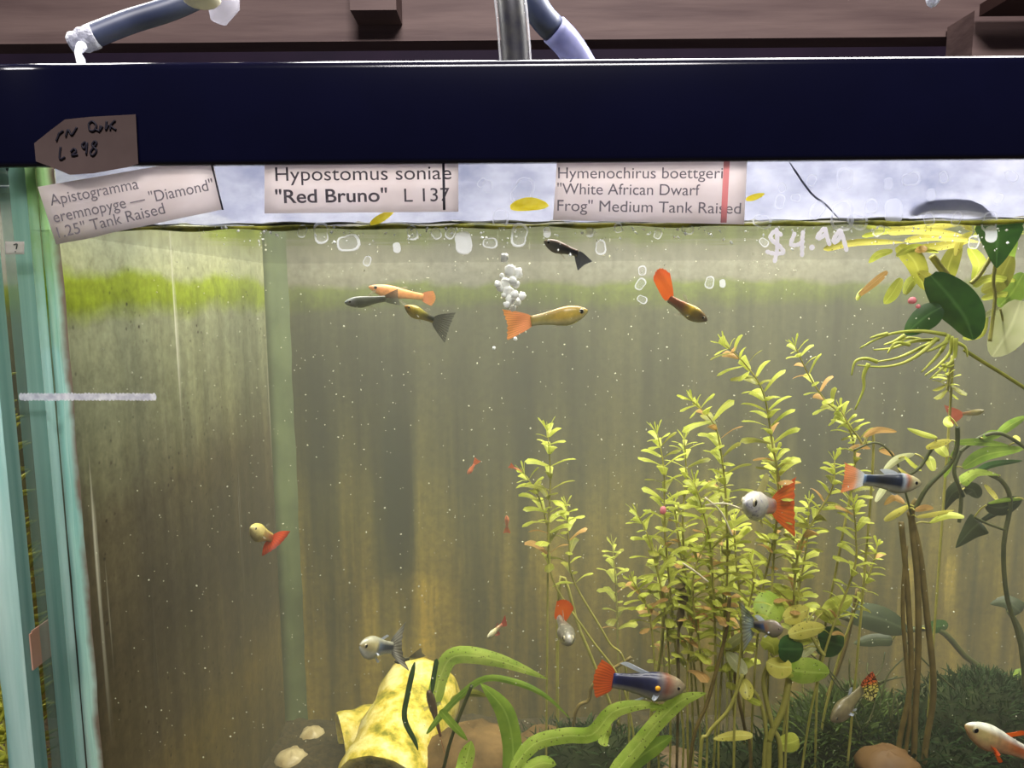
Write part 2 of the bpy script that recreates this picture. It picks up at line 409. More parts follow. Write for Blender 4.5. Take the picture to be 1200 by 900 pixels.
# wet line where the water meets the glass
scum = simple('green_scum', (92, 96, 34), (176, 172, 60), 120, 0.3, 0.3, None, 0.6)
mb = MB(); pts = []
for i in range(161):
    x = XL + 0.012 + (XR - XL - 0.013) * i / 160
    pts.append((x, 0.0072, ZS + 0.0002 + 0.0003 * math.sin(i * 0.9)))
mb.tube(pts, [0.0010 + 0.0004 * math.sin(i * 0.7) for i in range(161)], 6); mb.build('scum_line', scum, tank)
dk = simple('dark_waterline', (40, 42, 26), (64, 64, 38), 200, 0.4)
mb = MB(); mb.tube([(p[0], 0.0075, ZS + 0.0018 + 0.0003 * math.sin(i * 1.3)) for i, p in enumerate(pts)], [0.0005 + 0.0003 * math.sin(i * 0.37) for i in range(161)], 5); mb.build('waterline_crust', dk, tank)

# water
mb = MB(); mb.box((XL + 0.0005, 0.0065, 0.0085), (XR - 0.0003, D - 0.0006, ZS - 0.0002))
o = mb.build('tank_water', volume_mat('hazy_water', (0.96, 0.96, 0.82), 0.46, (0.93, 0.91, 0.50), 1.1), None, False)
tag(o, 'hazy yellow green water filling the tank', 'water', None, 'stuff')
mb = MB(); mb.v = [Vector(p) for p in ((XL, 0.0062, ZS), (XR, 0.0062, ZS), (XR, D, ZS), (XL, D, ZS))]; mb.face((0, 1, 2, 3))
o = mb.build('water_surface', surface_mat(), None); tag(o, 'still surface of the water seen from just below', 'water', None, 'stuff')

# gravel bed
gm = simple('brown_gravel', (40, 34, 22), (70, 58, 36), 220, 0.8, 0, None, 0.2, 0, 0.8)
mb = MB(); rows = []
rnd = random.Random(5)
for i in range(90):
    x = XL + 0.001 + (XR - XL - 0.002) * i / 89
    rows.append([(x, 0.008 + (D - 0.010) * j / 40, 0.028 + 0.006 * math.sin(i * 0.3) * math.sin(j * 0.25) + rnd.uniform(-0.0018, 0.0018)) for j in range(41)])
mb.grid(rows); tag(mb.build('gravel_bed', gm), 'brown gravel covering the tank bottom', 'gravel', None, 'stuff')
ZG = 0.03

# ------------------------------------------------------------------ neighbouring tank, only its right end shows
nx1, nx0 = -0.2168, -0.80
ntank = thing('neighbour_tank', 'second fish tank at the left edge, only its glass corner shows', 'fish tank', (0, 0, 0))
mb = MB(); mb.box((nx0, 0.0, 0.0), (nx1, 0.006, ZR1 - 0.004)); mb.build('front_glass', GLASS, ntank, False)
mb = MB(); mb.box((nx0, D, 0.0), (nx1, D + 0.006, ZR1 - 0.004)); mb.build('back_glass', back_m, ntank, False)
mb = MB(); mb.box((nx1 - 0.006, 0.0062, 0.0), (nx1, D - 0.0002, ZR1 - 0.004)); o = mb.build('side_glass', [GLASS, teal], ntank, False)
o.data.polygons[2].material_index = 1
mb = MB(); mb.box((nx0, 0.0062, 0.0), (nx0 + 0.006, D - 0.0002, ZR1 - 0.004)); mb.build('side_glass', side_m, ntank, False)
bead(nx1 - 0.006, 0.0062, -1, 1, 0.012, 0.008, ZR0 + 0.004).build('silicone_bead', silicone, ntank)
mb = MB(); mb.box((nx0 + 0.0062, 0.0062, 0.001), (nx1 - 0.0062, D - 0.0002, 0.028)); mb.build('gravel', gm, ntank, False)
rim(nx0, nx1, 'rim', ntank)
def whorl(mb, c, r, n, rr):
    for k in range(n):
        a = 2 * math.pi * k / n + rr.uniform(-.2, .2); e = rr.uniform(-0.2, 0.7)
        d = Vector((math.cos(a) * math.cos(e), math.sin(a) * math.cos(e), math.sin(e)))
        mb.tube([c, c + d * r * 0.6, c + d * r + Vector((0, 0, 0.1 * r))], [r * 0.09, r * 0.08, r * 0.02], 4, caps=False)
rr = random.Random(12)
feather = leaf_mat('feathery_leaf', (150, 158, 44), (206, 202, 70), None, 0.4)
for k, (x, y, h, r, lab) in enumerate(((-0.262, 0.045, 0.40, 0.016, 'feathery yellow green plant glimpsed through the gap, tallest and nearest'),
                                (-0.292, 0.095, 0.33, 0.020, 'feathery yellow green plant glimpsed behind the nearest feathery one in the gap'),
                                (-0.258, 0.050, 0.20, 0.013, 'small star shaped yellow green plant low in the gap between the tanks'))):
    t = thing('feathery_plant', lab, 'plant', (x, y, 0.028))
    s_ = MB(); f_ = MB()
    pts = [Vector((x + 0.004 * math.sin(i * 0.8 + k), y + 0.003 * math.cos(i), 0.028 + (h - 0.028) * i / 14)) for i in range(15)]
    s_.tube(pts, 0.0012, 5); s_.build('stem', STEM_L, t)
    m_ = int((h - 0.05) / 0.011)
    for i in range(m_):
        q = i / (m_ - 1) * 13.99; a = int(q); p = pts[a].lerp(pts[a + 1], q - a)
        whorl(f_, p, r * rr.uniform(0.7, 1.15), 11, rr)
    f_.build('leaves', feather, t)

# ------------------------------------------------------------------ hoses above the rim
clear_tube, nt = newmat('cloudy_tube')
lw_ = N(nt, 'ShaderNodeLayerWeight'); lw_.inputs[0].default_value = .5
finish(nt, lin((236, 236, 244)), 0.12, 0.6, ramp(nt, lw_.outputs['Facing'], [(.5, (.02,) * 3 + (1,)), (.8, (.95,) * 3 + (1,))]), 0.6)
black_tube = simple('black_rubber', (26, 28, 44), (34, 36, 56), 40, 0.3, 0, None, 0.5)
denim = simple('dark_blue_hose', (44, 52, 78), (58, 66, 92), 60, 0.45, 0, None, 0.5)
def path(pts, Ys):
    return [P(x, y, Y) for (x, y), Y in zip(pts, Ys)]
def smooth_path(p, n=24):
    p = [Vector(q) for q in p]; out = []
    for i in range(n + 1):
        t = i / n * (len(p) - 1); k = min(int(t), len(p) - 2); f = t - k
        a = p[max(k - 1, 0)]; b = p[k]; c = p[k + 1]; d = p[min(k + 2, len(p) - 1)]
        out.append(0.5 * ((2 * b) + (c - a) * f + (2 * a - 5 * b + 4 * c - d) * f * f + (3 * b - a - 3 * c + d) * f ** 3))
    return out
pp = smooth_path(path([(612, 200), (604, 68), (598, 0), (588, -70), (570, -160)], [0.035, 0.035, 0.035, 0.045, 0.07]), 26)
t = thing('air_hose', 'upright hose with cloudy pale edges rising behind the rim', 'hose', pp[0])
mb = MB(); mb.tube(pp, 19 * pxm(0.035, 60), 20); mb.build('outer_tube', clear_tube, t)
mb = MB(); mb.tube(pp, 15.5 * pxm(0.035, 60), 16); mb.build('dark_core', simple('murky_core', (14, 15, 34), (50, 49, 48), 160, 0.5), t)
pp = smooth_path(path([(700, 110), (668, 55), (630, 12), (600, -60)], [0.17, 0.16, 0.15, 0.15]), 20)
t = thing('slanted_hose', 'slanted dark hose with a milky lower half behind the upright hose', 'hose', pp[0])
mb = MB(); mb.tube(pp[:11], 17 * pxm(0.16, 40), 14); mb.build('milky_sleeve', simple('milky_sleeve', (150, 152, 186), (120, 124, 160), 60, 0.35, 0.4), t)
mb = MB(); mb.tube(pp[10:], 15.5 * pxm(0.16, 40), 14); mb.build('hose', denim, t)
pp = smooth_path(path([(104, 44), (150, 26), (215, 4), (300, -40)], [0.06, 0.07, 0.08, 0.10]), 20)
t = thing('dripping_hose', 'dark blue hose at upper left with a frayed silvery dripping end', 'hose', pp[0])
mb = MB(); mb.tube(pp, 13 * pxm(0.07, 30), 14); mb.build('hose', denim, t)
silver = simple('silvery_tape', (178, 180, 196), (226, 228, 238), 300, 0.3, 0.3, None, 0.7, 0.0, 1.0)
mb = MB(); q0, q1 = P(82, 52, 0.058), P(112, 42, 0.06)
mb.tube([q0.lerp(q1, i / 6) for i in range(7)], [a * pxm(0.06, 40) for a in (9, 13, 12, 14.5, 13.6, 14.2, 13.5)], 9); mb.build('frayed_end', silver, t)
mb = MB(); mb.tube(path([(96, 54), (91, 62), (95, 72), (96, 82)], [0.052, 0.045, 0.03, 0.02]), [a * pxm(0.05, 60) for a in (6, 3.5, 5, 4)], 8); mb.build('drip', silver, t)
pe = simple('pale_plastic', (206, 200, 176), (220, 214, 192), 30, 0.4)
mb = MB(); c = P(236, -2, 0.06); mb.ell(c, 22 * pxm(.06, 0), 0.008, 11 * pxm(.06, 0), 14, 8); mb.tube([c + Vector((0, 0, 0.003)), c + Vector((0, 0, 0.03))], 0.006, 10)
tag(recenter(mb.build('pale_fitting', pe)), 'pale round hose fitting at the top beside the dark blue hose', 'fitting')
mb = MB(); a = P(266, -20, 0.2); b_ = P(256, 26, 0.2); mb.tube([a, a.lerp(b_, .5), b_], [0.008, 0.011, 0.005], 9)
tag(recenter(mb.build('plastic_strip', simple('grey_film', (150, 148, 160), (170, 168, 178), 30, 0.4, 0.3, 0.6))), 'hazy grey plastic strip hanging by the pale fitting', 'plastic strip')
mb = MB(); c = P(1093, -2, 0.05); mb.ell(c, 7 * pxm(.05), 0.003, 9 * pxm(.05), 10, 8, wob=.12); mb.tube([c, c + Vector((0, 0, 0.03))], 0.001, 6)
tag(recenter(mb.build('hanging_drop', silver)), 'bright water drop hanging at the top right', 'drop')

# ------------------------------------------------------------------ paper labels
def paper_mat(name, c, c2, transl):
    m, nt = newmat(name); tc = N(nt, 'ShaderNodeTexCoord')
    n = noise(nt, 30, tc.outputs['Object'], 4)
    finish(nt, ramp(nt, n, [(0.35, lin(c)), (0.65, lin(c2))]), 0.85, transl, None, 0.1); return m
paper = paper_mat('backlit_paper', (232, 223, 219), (243, 236, 234), 0.82)
tagpaper = paper_mat('tag_paper', (106, 90, 87), (120, 103, 99), 0.5)
ink = simple('print_ink', (50, 44, 50), (84, 78, 84), 500, 0.8)
ink2 = simple('faded_ink', (92, 86, 92), (112, 106, 112), 500, 0.8)
def sheet(quad, Y, name, m, parent, bow=0.0, th=0.00025, jag=0.0, seed=0):
    """quad px corners tl,tr,br,bl -> thin slightly bowed sheet"""
    rnd = random.Random(seed)
    tl, tr, br, bl = [P(x, y, Y) for x, y in quad]; m_ = MB()
    for off in (0, th):
        rows = []
        for i in range(13):
            u = i / 12; row = []
            for j in range(5):
                v = j / 4; p = tl.lerp(tr, u).lerp(bl.lerp(br, u), v)
                p = p + Vector((0, -bow * math.sin(math.pi * u) * v + off, 0))
                if j == 4: p.z += jag * rnd.uniform(-1, 1)
                row.append(p)
            rows.append(row)
        m_.grid(rows)
        rnd = random.Random(seed)
    n_ = 13 * 5
    edge = [i * 5 for i in range(13)] + [12 * 5 + j for j in range(1, 5)] + [i * 5 + 4 for i in range(11, -1, -1)] + [j for j in range(3, 0, -1)]
    for a, b in zip(edge, edge[1:] + edge[:1]): m_.face((a, b, b + n_, a + n_))
    return m_.build(name, m, parent)
def lettering(text, bl, br, cap, Y, m, parent, name='lettering', bold=0.0):
    """bl, br: px of the baseline's ends; cap: height of a capital in px"""
    cu = bpy.data.curves.new(name, 'FONT'); cu.body = 'H'; o = bpy.data.objects.new(name, cu); COL.objects.link(o); cu.offset = bold
    bpy.context.view_layer.update(); hh = o.dimensions.y
    cu.body = text; bpy.context.view_layer.update()
    dg = bpy.context.evaluated_depsgraph_get(); me = bpy.data.meshes.new_from_object(o.evaluated_get(dg))
    bpy.data.objects.remove(o)
    xs = [v.co.x for v in me.vertices]; x0, x1 = min(xs), max(xs)
    A = P(*bl, Y); B = P(*br, Y); ex = (B - A) / (x1 - x0)
    up = Vector((-(B - A).normalized().z, 0, (B - A).normalized().x)); ez = up * (cap * pxm(Y, bl[1]) / hh)
    off = parent_loc(parent)
    for v in me.vertices: v.co = A + ex * (v.co.x - x0) + ez * v.co.y - off
    me.materials.append(m)
    q = bpy.data.objects.new(name, me); COL.objects.link(q); q.parent = parent; return q
YL = -0.0012; YT = YL - 0.0003
def strip(quad, Y, name, m, parent):
    return sheet(quad, Y, name, m, parent, 0, 0.00012)
# left, tilted
t = thing('price_label', 'tilted printed paper label reading Apistogramma, three lines of text', 'label', P(150, 240, YL), 'printed labels under the rim')
sheet([(44, 219), (248, 184), (261, 245), (66, 287)], YL, 'paper', paper, t, 0.0, jag=0.0002, seed=2)
lettering('Apistogramma', (60, 241), (163, 221), 12.5, YT, ink2, t)
lettering('eremnopyge — "Diamond"', (64, 261), (251, 222), 12.5, YT, ink2, t)
lettering('1.25" Tank Raised', (69, 279), (194, 250), 12.5, YT, ink2, t)
strip([(247, 193), (249, 193), (262, 246), (260, 246)], YT - .0001, 'stripe', simple('black_stripe', (26, 24, 34), (36, 34, 44), 50, 0.6), t)
# middle
t = thing('price_label', 'straight printed paper label reading Hypostomus soniae with a black line', 'label', P(423, 220, YL), 'printed labels under the rim')
sheet([(310, 186), (537, 184), (537, 248), (310, 250)], YL, 'paper', paper, t, 0.0)
lettering('Hypostomus soniae', (323, 212), (529, 210), 15.5, YT, ink, t)
lettering('"Red Bruno"', (323, 238), (454, 236), 15.5, YT, ink, t, bold=0.014)
lettering('L 137', (474, 236.5), (527, 235.5), 15, YT, ink, t)
strip([(518, 186), (521, 186), (522, 246), (519, 246)], YT - .0001, 'stripe', MATS['black_stripe'], t)
# right
t = thing('price_label', 'printed paper label reading Hymenochirus boettgeri with a red line', 'label', P(760, 220, YL), 'printed labels under the rim')
sheet([(653, 184), (876, 182), (872, 263), (648, 258)], YL, 'paper', paper, t, 0.0)
lettering('Hymenochirus boettgeri', (654, 209), (847, 209), 12.5, YT, ink2, t)
lettering('"White African Dwarf', (653, 227.5), (820, 229), 12.5, YT, ink2, t)
lettering('Frog" Medium Tank Raised', (653, 247), (868, 250.5), 12.5, YT, ink2, t)
strip([(848.5, 184), (855.5, 184), (851.5, 261), (844.5, 261)], YT - .0001, 'stripe', simple('red_stripe', (240, 140, 142), (244, 152, 152), 50, 0.6, 0.5, 0.6), t)
# hand written tag stuck on the rim
YG = -0.0056
t = thing('paper_tag', 'brownish handwritten paper tag stuck on the navy rim at left', 'tag', P(100, 168, YG))
out = [(40, 168), (60, 152), (76, 140), (105, 137), (159, 134), (162, 192), (150, 196), (110, 203), (82, 205), (66, 198), (42, 189)]
mb = MB(); n_ = len(out)
mb.v = [P(x, y, YG) for x, y in out] + [P(x, y, YG + 0.0004) for x, y in out]
mb.face(list(range(n_))[::-1]); mb.face([n_ + i for i in range(n_)])
for i in range(n_): mb.face((i, (i + 1) % n_, n_ + (i + 1) % n_, n_ + i))
mb.build('paper', tagpaper, t, False)
def strokes(ss, rpx, Y, name, m, parent, flat=False):
    m_ = MB()
    for st in ss:
        q = [P(x, y, Y) for x, y in st]
        if flat and len(q) > 1:
            w_ = rpx * pxm(Y); qq = smooth_path(q, max(6, 5 * len(q))); rows = []
            for i, p in enumerate(qq):
                d = (qq[min(i + 1, len(qq) - 1)] - qq[max(i - 1, 0)]).normalized(); sd = Vector((d.z, 0, -d.x)) * w_ * (1 + .12 * math.sin(i * 1.9))
                rows.append([p - sd, p - Vector((0, .00008, 0)), p + sd])
            m_.grid(rows)
            for e, q_ in ((qq[0], -1), (qq[-1], 1)):
                n0 = len(m_.v); m_.v += [e + Vector((math.cos(a * .785) * w_, .00002, math.sin(a * .785) * w_)) for a in range(8)]; m_.face(range(n0, n0 + 8))
        elif flat:
            n0 = len(m_.v); m_.v += [q[0] + Vector((math.cos(a * .628) * rpx * 1.4 * pxm(Y), 0, math.sin(a * .628) * rpx * 1.4 * pxm(Y))) for a in range(10)]; m_.face(range(n0, n0 + 10))
        elif len(q) == 1: m_.ell(q[0], rpx * 1.3 * pxm(Y), rpx * 0.5 * pxm(Y), rpx * 1.3 * pxm(Y), 10, 6)
        else: m_.tube(smooth_path(q, max(4, 4 * len(q))), rpx * pxm(Y), 6)
    return m_.build(name, m, parent)
pen = simple('violet_pen', (14, 10, 26), (20, 16, 34), 100, 0.7)
strokes([[(70, 155), (66, 165)], [(68, 158), (74, 153)], [(77, 160), (80, 152), (84, 158), (90, 149)], [(104, 145), (105, 152), (110, 153), (113, 147), (108, 142), (104, 145)], [(111, 151), (117, 154)],
         [(118, 147), (117, 153), (120, 148)], [(125, 142), (124, 152), (127, 146)], [(130, 145), (129, 152)], [(135, 141), (130, 147), (136, 152)],
         [(71, 172), (70, 186), (76, 184)], [(83, 178), (87, 174), (89, 178), (84, 182), (91, 181)], [(100, 166), (96, 170), (99, 174), (102, 167), (101, 181)],
         [(111, 165), (108, 170), (113, 176), (109, 182), (106, 178), (113, 168), (111, 165)]], 1.1, YG - 0.0003, 'handwriting', pen, t)
# tiny tag on the glass at the left and a tan label in the gap
t = thing('tiny_tag', 'tiny cream paper tag with a scribble beside the tank corner', 'tag', P(17, 290, YL))
sheet([(6, 283), (28, 283), (28, 298), (6, 298)], YL, 'paper', paper, t)
strokes([[(16, 287), (20, 286), (19, 292)], [(18, 295)]], 0.6, YT, 'handwriting', pen, t)
o = sheet([(34, 722), (52, 722), (54, 762), (36, 762)], 0.0145, 'tan_label', simple('tan_paper', (196, 150, 124), (206, 164, 140), 40, 0.8, 0.3), None)
for v in o.data.vertices: v.co.x = nx1 + 0.0006 + (v.co.y - 0.0145)  ; 
mb = MB(); z0 = P(42, 762, 0.02).z; z1 = P(42, 722, 0.02).z
bpy.data.objects.remove(o)
mb.box((nx1 + 0.0002, 0.0015, z0), (nx1 + 0.0008, 0.022, z1)); mb.box((nx1 + 0.0002, 0.003, z1), (nx1 + 0.0007, 0.02, z1 + 0.0008))
tag(recenter(mb.build('tan_label', MATS['tan_paper'], None, False)), 'tan paper label in the gap between the two tanks', 'label')
# price written in white on the glass, and the white stroke
YP = -0.0005
mb_o = strokes([[(915, 275), (908, 271), (903, 279), (914, 289), (918, 296), (907, 297), (899, 295)], [(910, 269), (911, 288), (908, 306)],
                [(931, 274), (927, 286), (934, 287), (941, 283)], [(941, 272), (940, 284), (940, 299)], [(951.5, 290)],
                [(965, 268), (958, 277), (961, 279), (968, 273), (966, 267), (970, 280), (972, 286)], [(984, 270), (977, 280), (979, 284), (985, 277), (985, 270), (989, 282), (992, 293)]], 2.4, YP, 'price_writing', WHITE, None, True)
tag(recenter(mb_o), 'white handwritten $4.99 on the front glass', 'writing')
mb = MB()
for k in range(40):
    x = 25 + k * 4; p = P(x, 465, YP); n0 = len(mb.v); mb.v += [p + Vector((math.cos(a * .628) * .0011, -.00001 * k, math.sin(a * .628) * .00175 * rnd.uniform(.85, 1.1))) for a in range(10)]; mb.face(range(n0, n0 + 10))
tag(recenter(mb.build('paint_stroke', simple('pale_paint', (200, 200, 212), (240, 240, 246), 300, 0.6, 0.5))), 'long white chalky stroke across the glass at left', 'paint mark')

# leaves stuck above the waterline
def blade(mb, pts, width, tilt=0.0, cup=0.15, mi=0, shape='oval', n=9, view=True, wave=0.0):
    """a leaf blade along pts (world); width in m"""
    p = smooth_path(pts, n) if len(pts) > 2 else [Vector(pts[0]).lerp(Vector(pts[1]), i / n) for i in range(n + 1)]
    if len(pts) == 2:
        L = (p[-1] - p[0]).length
        for i, q in enumerate(p): q.z += 0.10 * L * math.sin(math.pi * i / n) - 0.02 * L * i / n
    rows = []; uvs = []
    for i, q in enumerate(p):
        u = i / n
        t = (p[min(i + 1, n)] - p[max(i - 1, 0)]).normalized()
        v = (q - CAM).normalized() if view is True else Vector(view)
        s = t.cross(v)
        s = s.normalized() if s.length > 1e-4 else Vector((1, 0, 0))
        s = Matrix.Rotation(tilt, 3, t) @ s; nn = s.cross(t)
        if shape == 'oval': wd = math.sin(math.pi * min(1, u * 0.93 + 0.06)) ** 0.75
        elif shape == 'strap': wd = min(1, (u * 5) ** 0.6 + 0.25) * (1 - max(0, (u - 0.55) / 0.45) ** 1.8)
        elif shape == 'spat': wd = (0.25 + 0.75 * u ** 0.9) * (1 - max(0, (u - 0.72) / 0.28) ** 2.4)
        elif shape == 'heart': wd = min(1, (u * 9 + 0.1) ** 0.5) * (1 - u ** 1.6)
        elif shape == 'round': wd = math.sqrt(max(0, 1 - (2 * min(1, u * 0.98 + 0.01) - 1) ** 2))
        wd = max(wd, 0.03) * width / 2
        row = []
        for j in range(5):
            a = (j - 2) / 2
            row.append(q + s * wd * a - nn * cup * wd * (1 - a * a) + nn * wave * width * math.sin(u * 9 + a * 2.2))
        rows.append(row); uvs.append([(u, j / 4) for j in range(5)])
    mb.grid(rows, uvs, mi=mi)
ylw = simple('bright_yellow', (232, 208, 40), (244, 226, 90), 200, 0.5, 0.5)
for pts, wpx, lab in (([(598, 243), (620, 239), (643, 241)], 15, 'bright yellow leaf stuck on the wet glass between two labels'),
                      ([(874, 234), (884, 231), (896, 227)], 7, 'small yellow scrap stuck beside the Hymenochirus label'),
                      ([(434, 263), (446, 256), (462, 247)], 9, 'pale yellow leaf tip at the waterline under the Hypostomus label')):
    mb = MB(); blade(mb, path(pts, [0.0061] * 3), wpx * pxm(0.007), 0.1, 0.05)
    tag(recenter(mb.build('stuck_leaf', ylw)), lab, 'leaf', 'yellow leaves on the wet glass')
mb = MB(); q = path([(1066, 250), (1085, 241), (1135, 241), (1165, 254)], [0.0079] * 4); blade(mb, q, 14 * pxm(.007), 0, 0.05, shape='strap')
mb2 = simple('dark_wet_leaf', (54, 58, 78), (66, 70, 88), 100, 0.4)
tag(recenter(mb.build('dark_leaf', mb2)), 'dark flat leaf lying at the waterline at the right', 'leaf')
mb = MB(); blade(mb, path([(925, 190), (950, 226), (968, 240), (988, 262)], [0.0068] * 4), 2.2 * pxm(.007), 0, 0.05, shape='strap')
tag(recenter(mb.build('root_hair', simple('dark_hair', (90, 94, 112), (110, 112, 128), 100, 0.5))), 'thin dark root hair on the wet glass right of the labels', 'root')

# ------------------------------------------------------------------ water spots on the glass
spot_rim = simple('dried_drop_edge', (222, 224, 236), (244, 244, 252), 200, 0.4, 0.75, 0.6)
spot_mid = simple('dried_drop_skin', (214, 216, 224), (240, 240, 244), 300, 0.4, 0.75, 0.16)
def spot(seed, dense):
    rr = random.Random(seed); m_ = MB(); n_ = 18
    def rad(a): return 1 + 0.22 * math.sin(a + rr0) + 0.12 * math.sin(2 * a + rr1) + 0.07 * math.sin(4 * a + rr1)
    rr0, rr1 = rr.uniform(0, 6), rr.uniform(0, 6)
    rows = []
    for k, (r, y) in enumerate(((0.02, -0.08), (0.5, -0.06), (0.78, -0.04), (0.86, -0.14), (0.93, -0.14), (1.0, 0.0))):
        rows.append([Vector((r * rad(2 * math.pi * j / n_) * math.cos(2 * math.pi * j / n_), -y, r * rad(2 * math.pi * j / n_) * 1.2 * math.sin(2 * math.pi * j / n_))) for j in range(n_)])
    b = m_.grid(rows, closed=True)
    for i in range(len(m_.f)):
        m_.mi[i] = 1 if i < 2 * n_ and not dense else 0
    return m_.build('water_spot', [spot_rim, spot_mid]).data
SP = [spot(i, i == 3) for i in range(5)]
for o in [o for o in COL.objects if o.name.startswith('water_spot')]: bpy.data.objects.remove(o)
def spots(lst, lab, grp):
    for k, (x, y, r) in enumerate(lst):
        o = bpy.data.objects.new('water_spot', SP[k % 5]); COL.objects.link(o)
        o.location = P(x, y, 0.0062); s = r * pxm(0.0067, y); o.scale = (s, s * 0.25, s); o.rotation_euler = (0, (k * 1.3) % 6.28 if k % 5 != 3 else 0.3, 0)
        tag(o, lab, 'water spot', grp)
rr = random.Random(21)
spots([(992, 211, 11), (1066, 209, 9), (1105, 207, 6), (1090, 228, 6), (916, 221, 5), (915, 237, 7), (932, 231, 5), (985, 250, 15), (1045, 247, 12), (1088, 258, 7), (1122, 257, 7), (892, 258, 9),
       (1159, 258, 10), (1160, 274, 8), (1020, 243, 8), (958, 248, 9), (1004, 257, 10), (612, 222, 14), (570, 218, 6), (585, 257, 10), (565, 215, 5), (1185, 205, 7), (1170, 232, 6), (1040, 215, 6), (950, 212, 6)],
      'whitish ring of a dried drop on the bright glass above the waterline', 'dried drops above the waterline')
spots([(378, 274, 10), (406, 284, 11), (482, 272, 7), (541, 284, 11), (511, 275, 6), (610, 277, 11), (573, 284, 7), (703, 289, 7), (640, 272, 5), (724, 268, 5), (355, 272, 6), (805, 268, 6), (831, 330, 6), (846, 332, 4),
       (752, 318, 5), (751, 334, 6), (752, 350, 5), (430, 305, 5), (464, 290, 5), (1140, 285, 7), (1030, 272, 6), (895, 283, 5), (528, 272, 6), (690, 272, 5), (770, 275, 5)],
      'pale translucent drop mark on the glass below the waterline', 'drop marks below the waterline')
# sparkling specks along the waterline, too many to count
spk = simple('sparkling_speck', (250, 250, 244), (255, 255, 252), 50, 0.25, 0.2, None, 0.8)
mb = MB()
def octa(mb, c, r, rr):
    b = len(mb.v); d = [Vector((rr.uniform(.6, 1.3) * r, 0, 0)), Vector((0, rr.uniform(.4, 1) * r, 0)), Vector((rr.uniform(-.4, .4) * r, 0, rr.uniform(.6, 1.4) * r))]
    mb.v += [c + d[0], c - d[0], c + d[1], c - d[1], c + d[2], c - d[2]]
    for q in ((0, 2, 4), (2, 1, 4), (1, 3, 4), (3, 0, 4), (2, 0, 5), (1, 2, 5), (3, 1, 5), (0, 3, 5)): mb.face([b + i for i in q])
for k in range(230):
    x = rr.uniform(230, 1190); y = 266 + abs(rr.gauss(0, 12)) 
    octa(mb, P(x, y, 0.0066), rr.choice((0.8, 1.0, 1.3, 1.8)) * pxm(0.0066), rr)
tag(mb.build('waterline_specks', spk, None, False), 'tiny sparkling specks strung along the waterline', 'specks', None, 'stuff')
mb = MB()
for k in range(1500):
    Y = 0.008 + 0.20 * rr.random() ** 1.6
    x = rr.uniform(100, 1195); y = rr.uniform(290, 890)
    p = P(x, y, Y)
    if p.x < XL + 0.004 or p.z < 0.04: continue
    octa(mb, p, rr.choice((0.45, 0.55, 0.7, 0.8, 1.15)) * pxm(Y), rr)
tag(mb.build('suspended_specks', simple('pale_speck', (214, 212, 190), (236, 234, 214), 90, 0.5, 0.3), None, False), 'pale specks of debris drifting in the water', 'specks', None, 'stuff')

# light reflection under the surface, modelled as bright white blobs
for k, (x, y, r) in enumerate([(591, 302, 5), (598, 317, 7), (607, 320, 6), (592, 331, 6), (601, 329, 5), (583, 333, 4), (586, 338, 4), (595, 341, 7), (603, 345, 5), (612, 347, 5), (599, 351, 6), (606, 354, 5), (594, 357, 4), (604, 333, 5), (588, 323, 3), (601, 361, 4), (604, 397, 2.4), (579, 408, 2), (590, 346, 3)]):
    mb = MB(); mb.ell(P(x, y, 0.02 + 0.002 * (k % 4)), r * pxm(0.02), r * .8 * pxm(0.02), r * pxm(0.02), 10, 7, wob=0.22, seed=k)
    tag(recenter(mb.build('glare_blob', simple('white_glare', (255, 255, 250), (255, 255, 255), 10, 0.15, 0.25, None, 0.9))), 'bright white blob imitating reflected light above the yellow fish', 'reflection', 'glare blobs above the yellow fish')

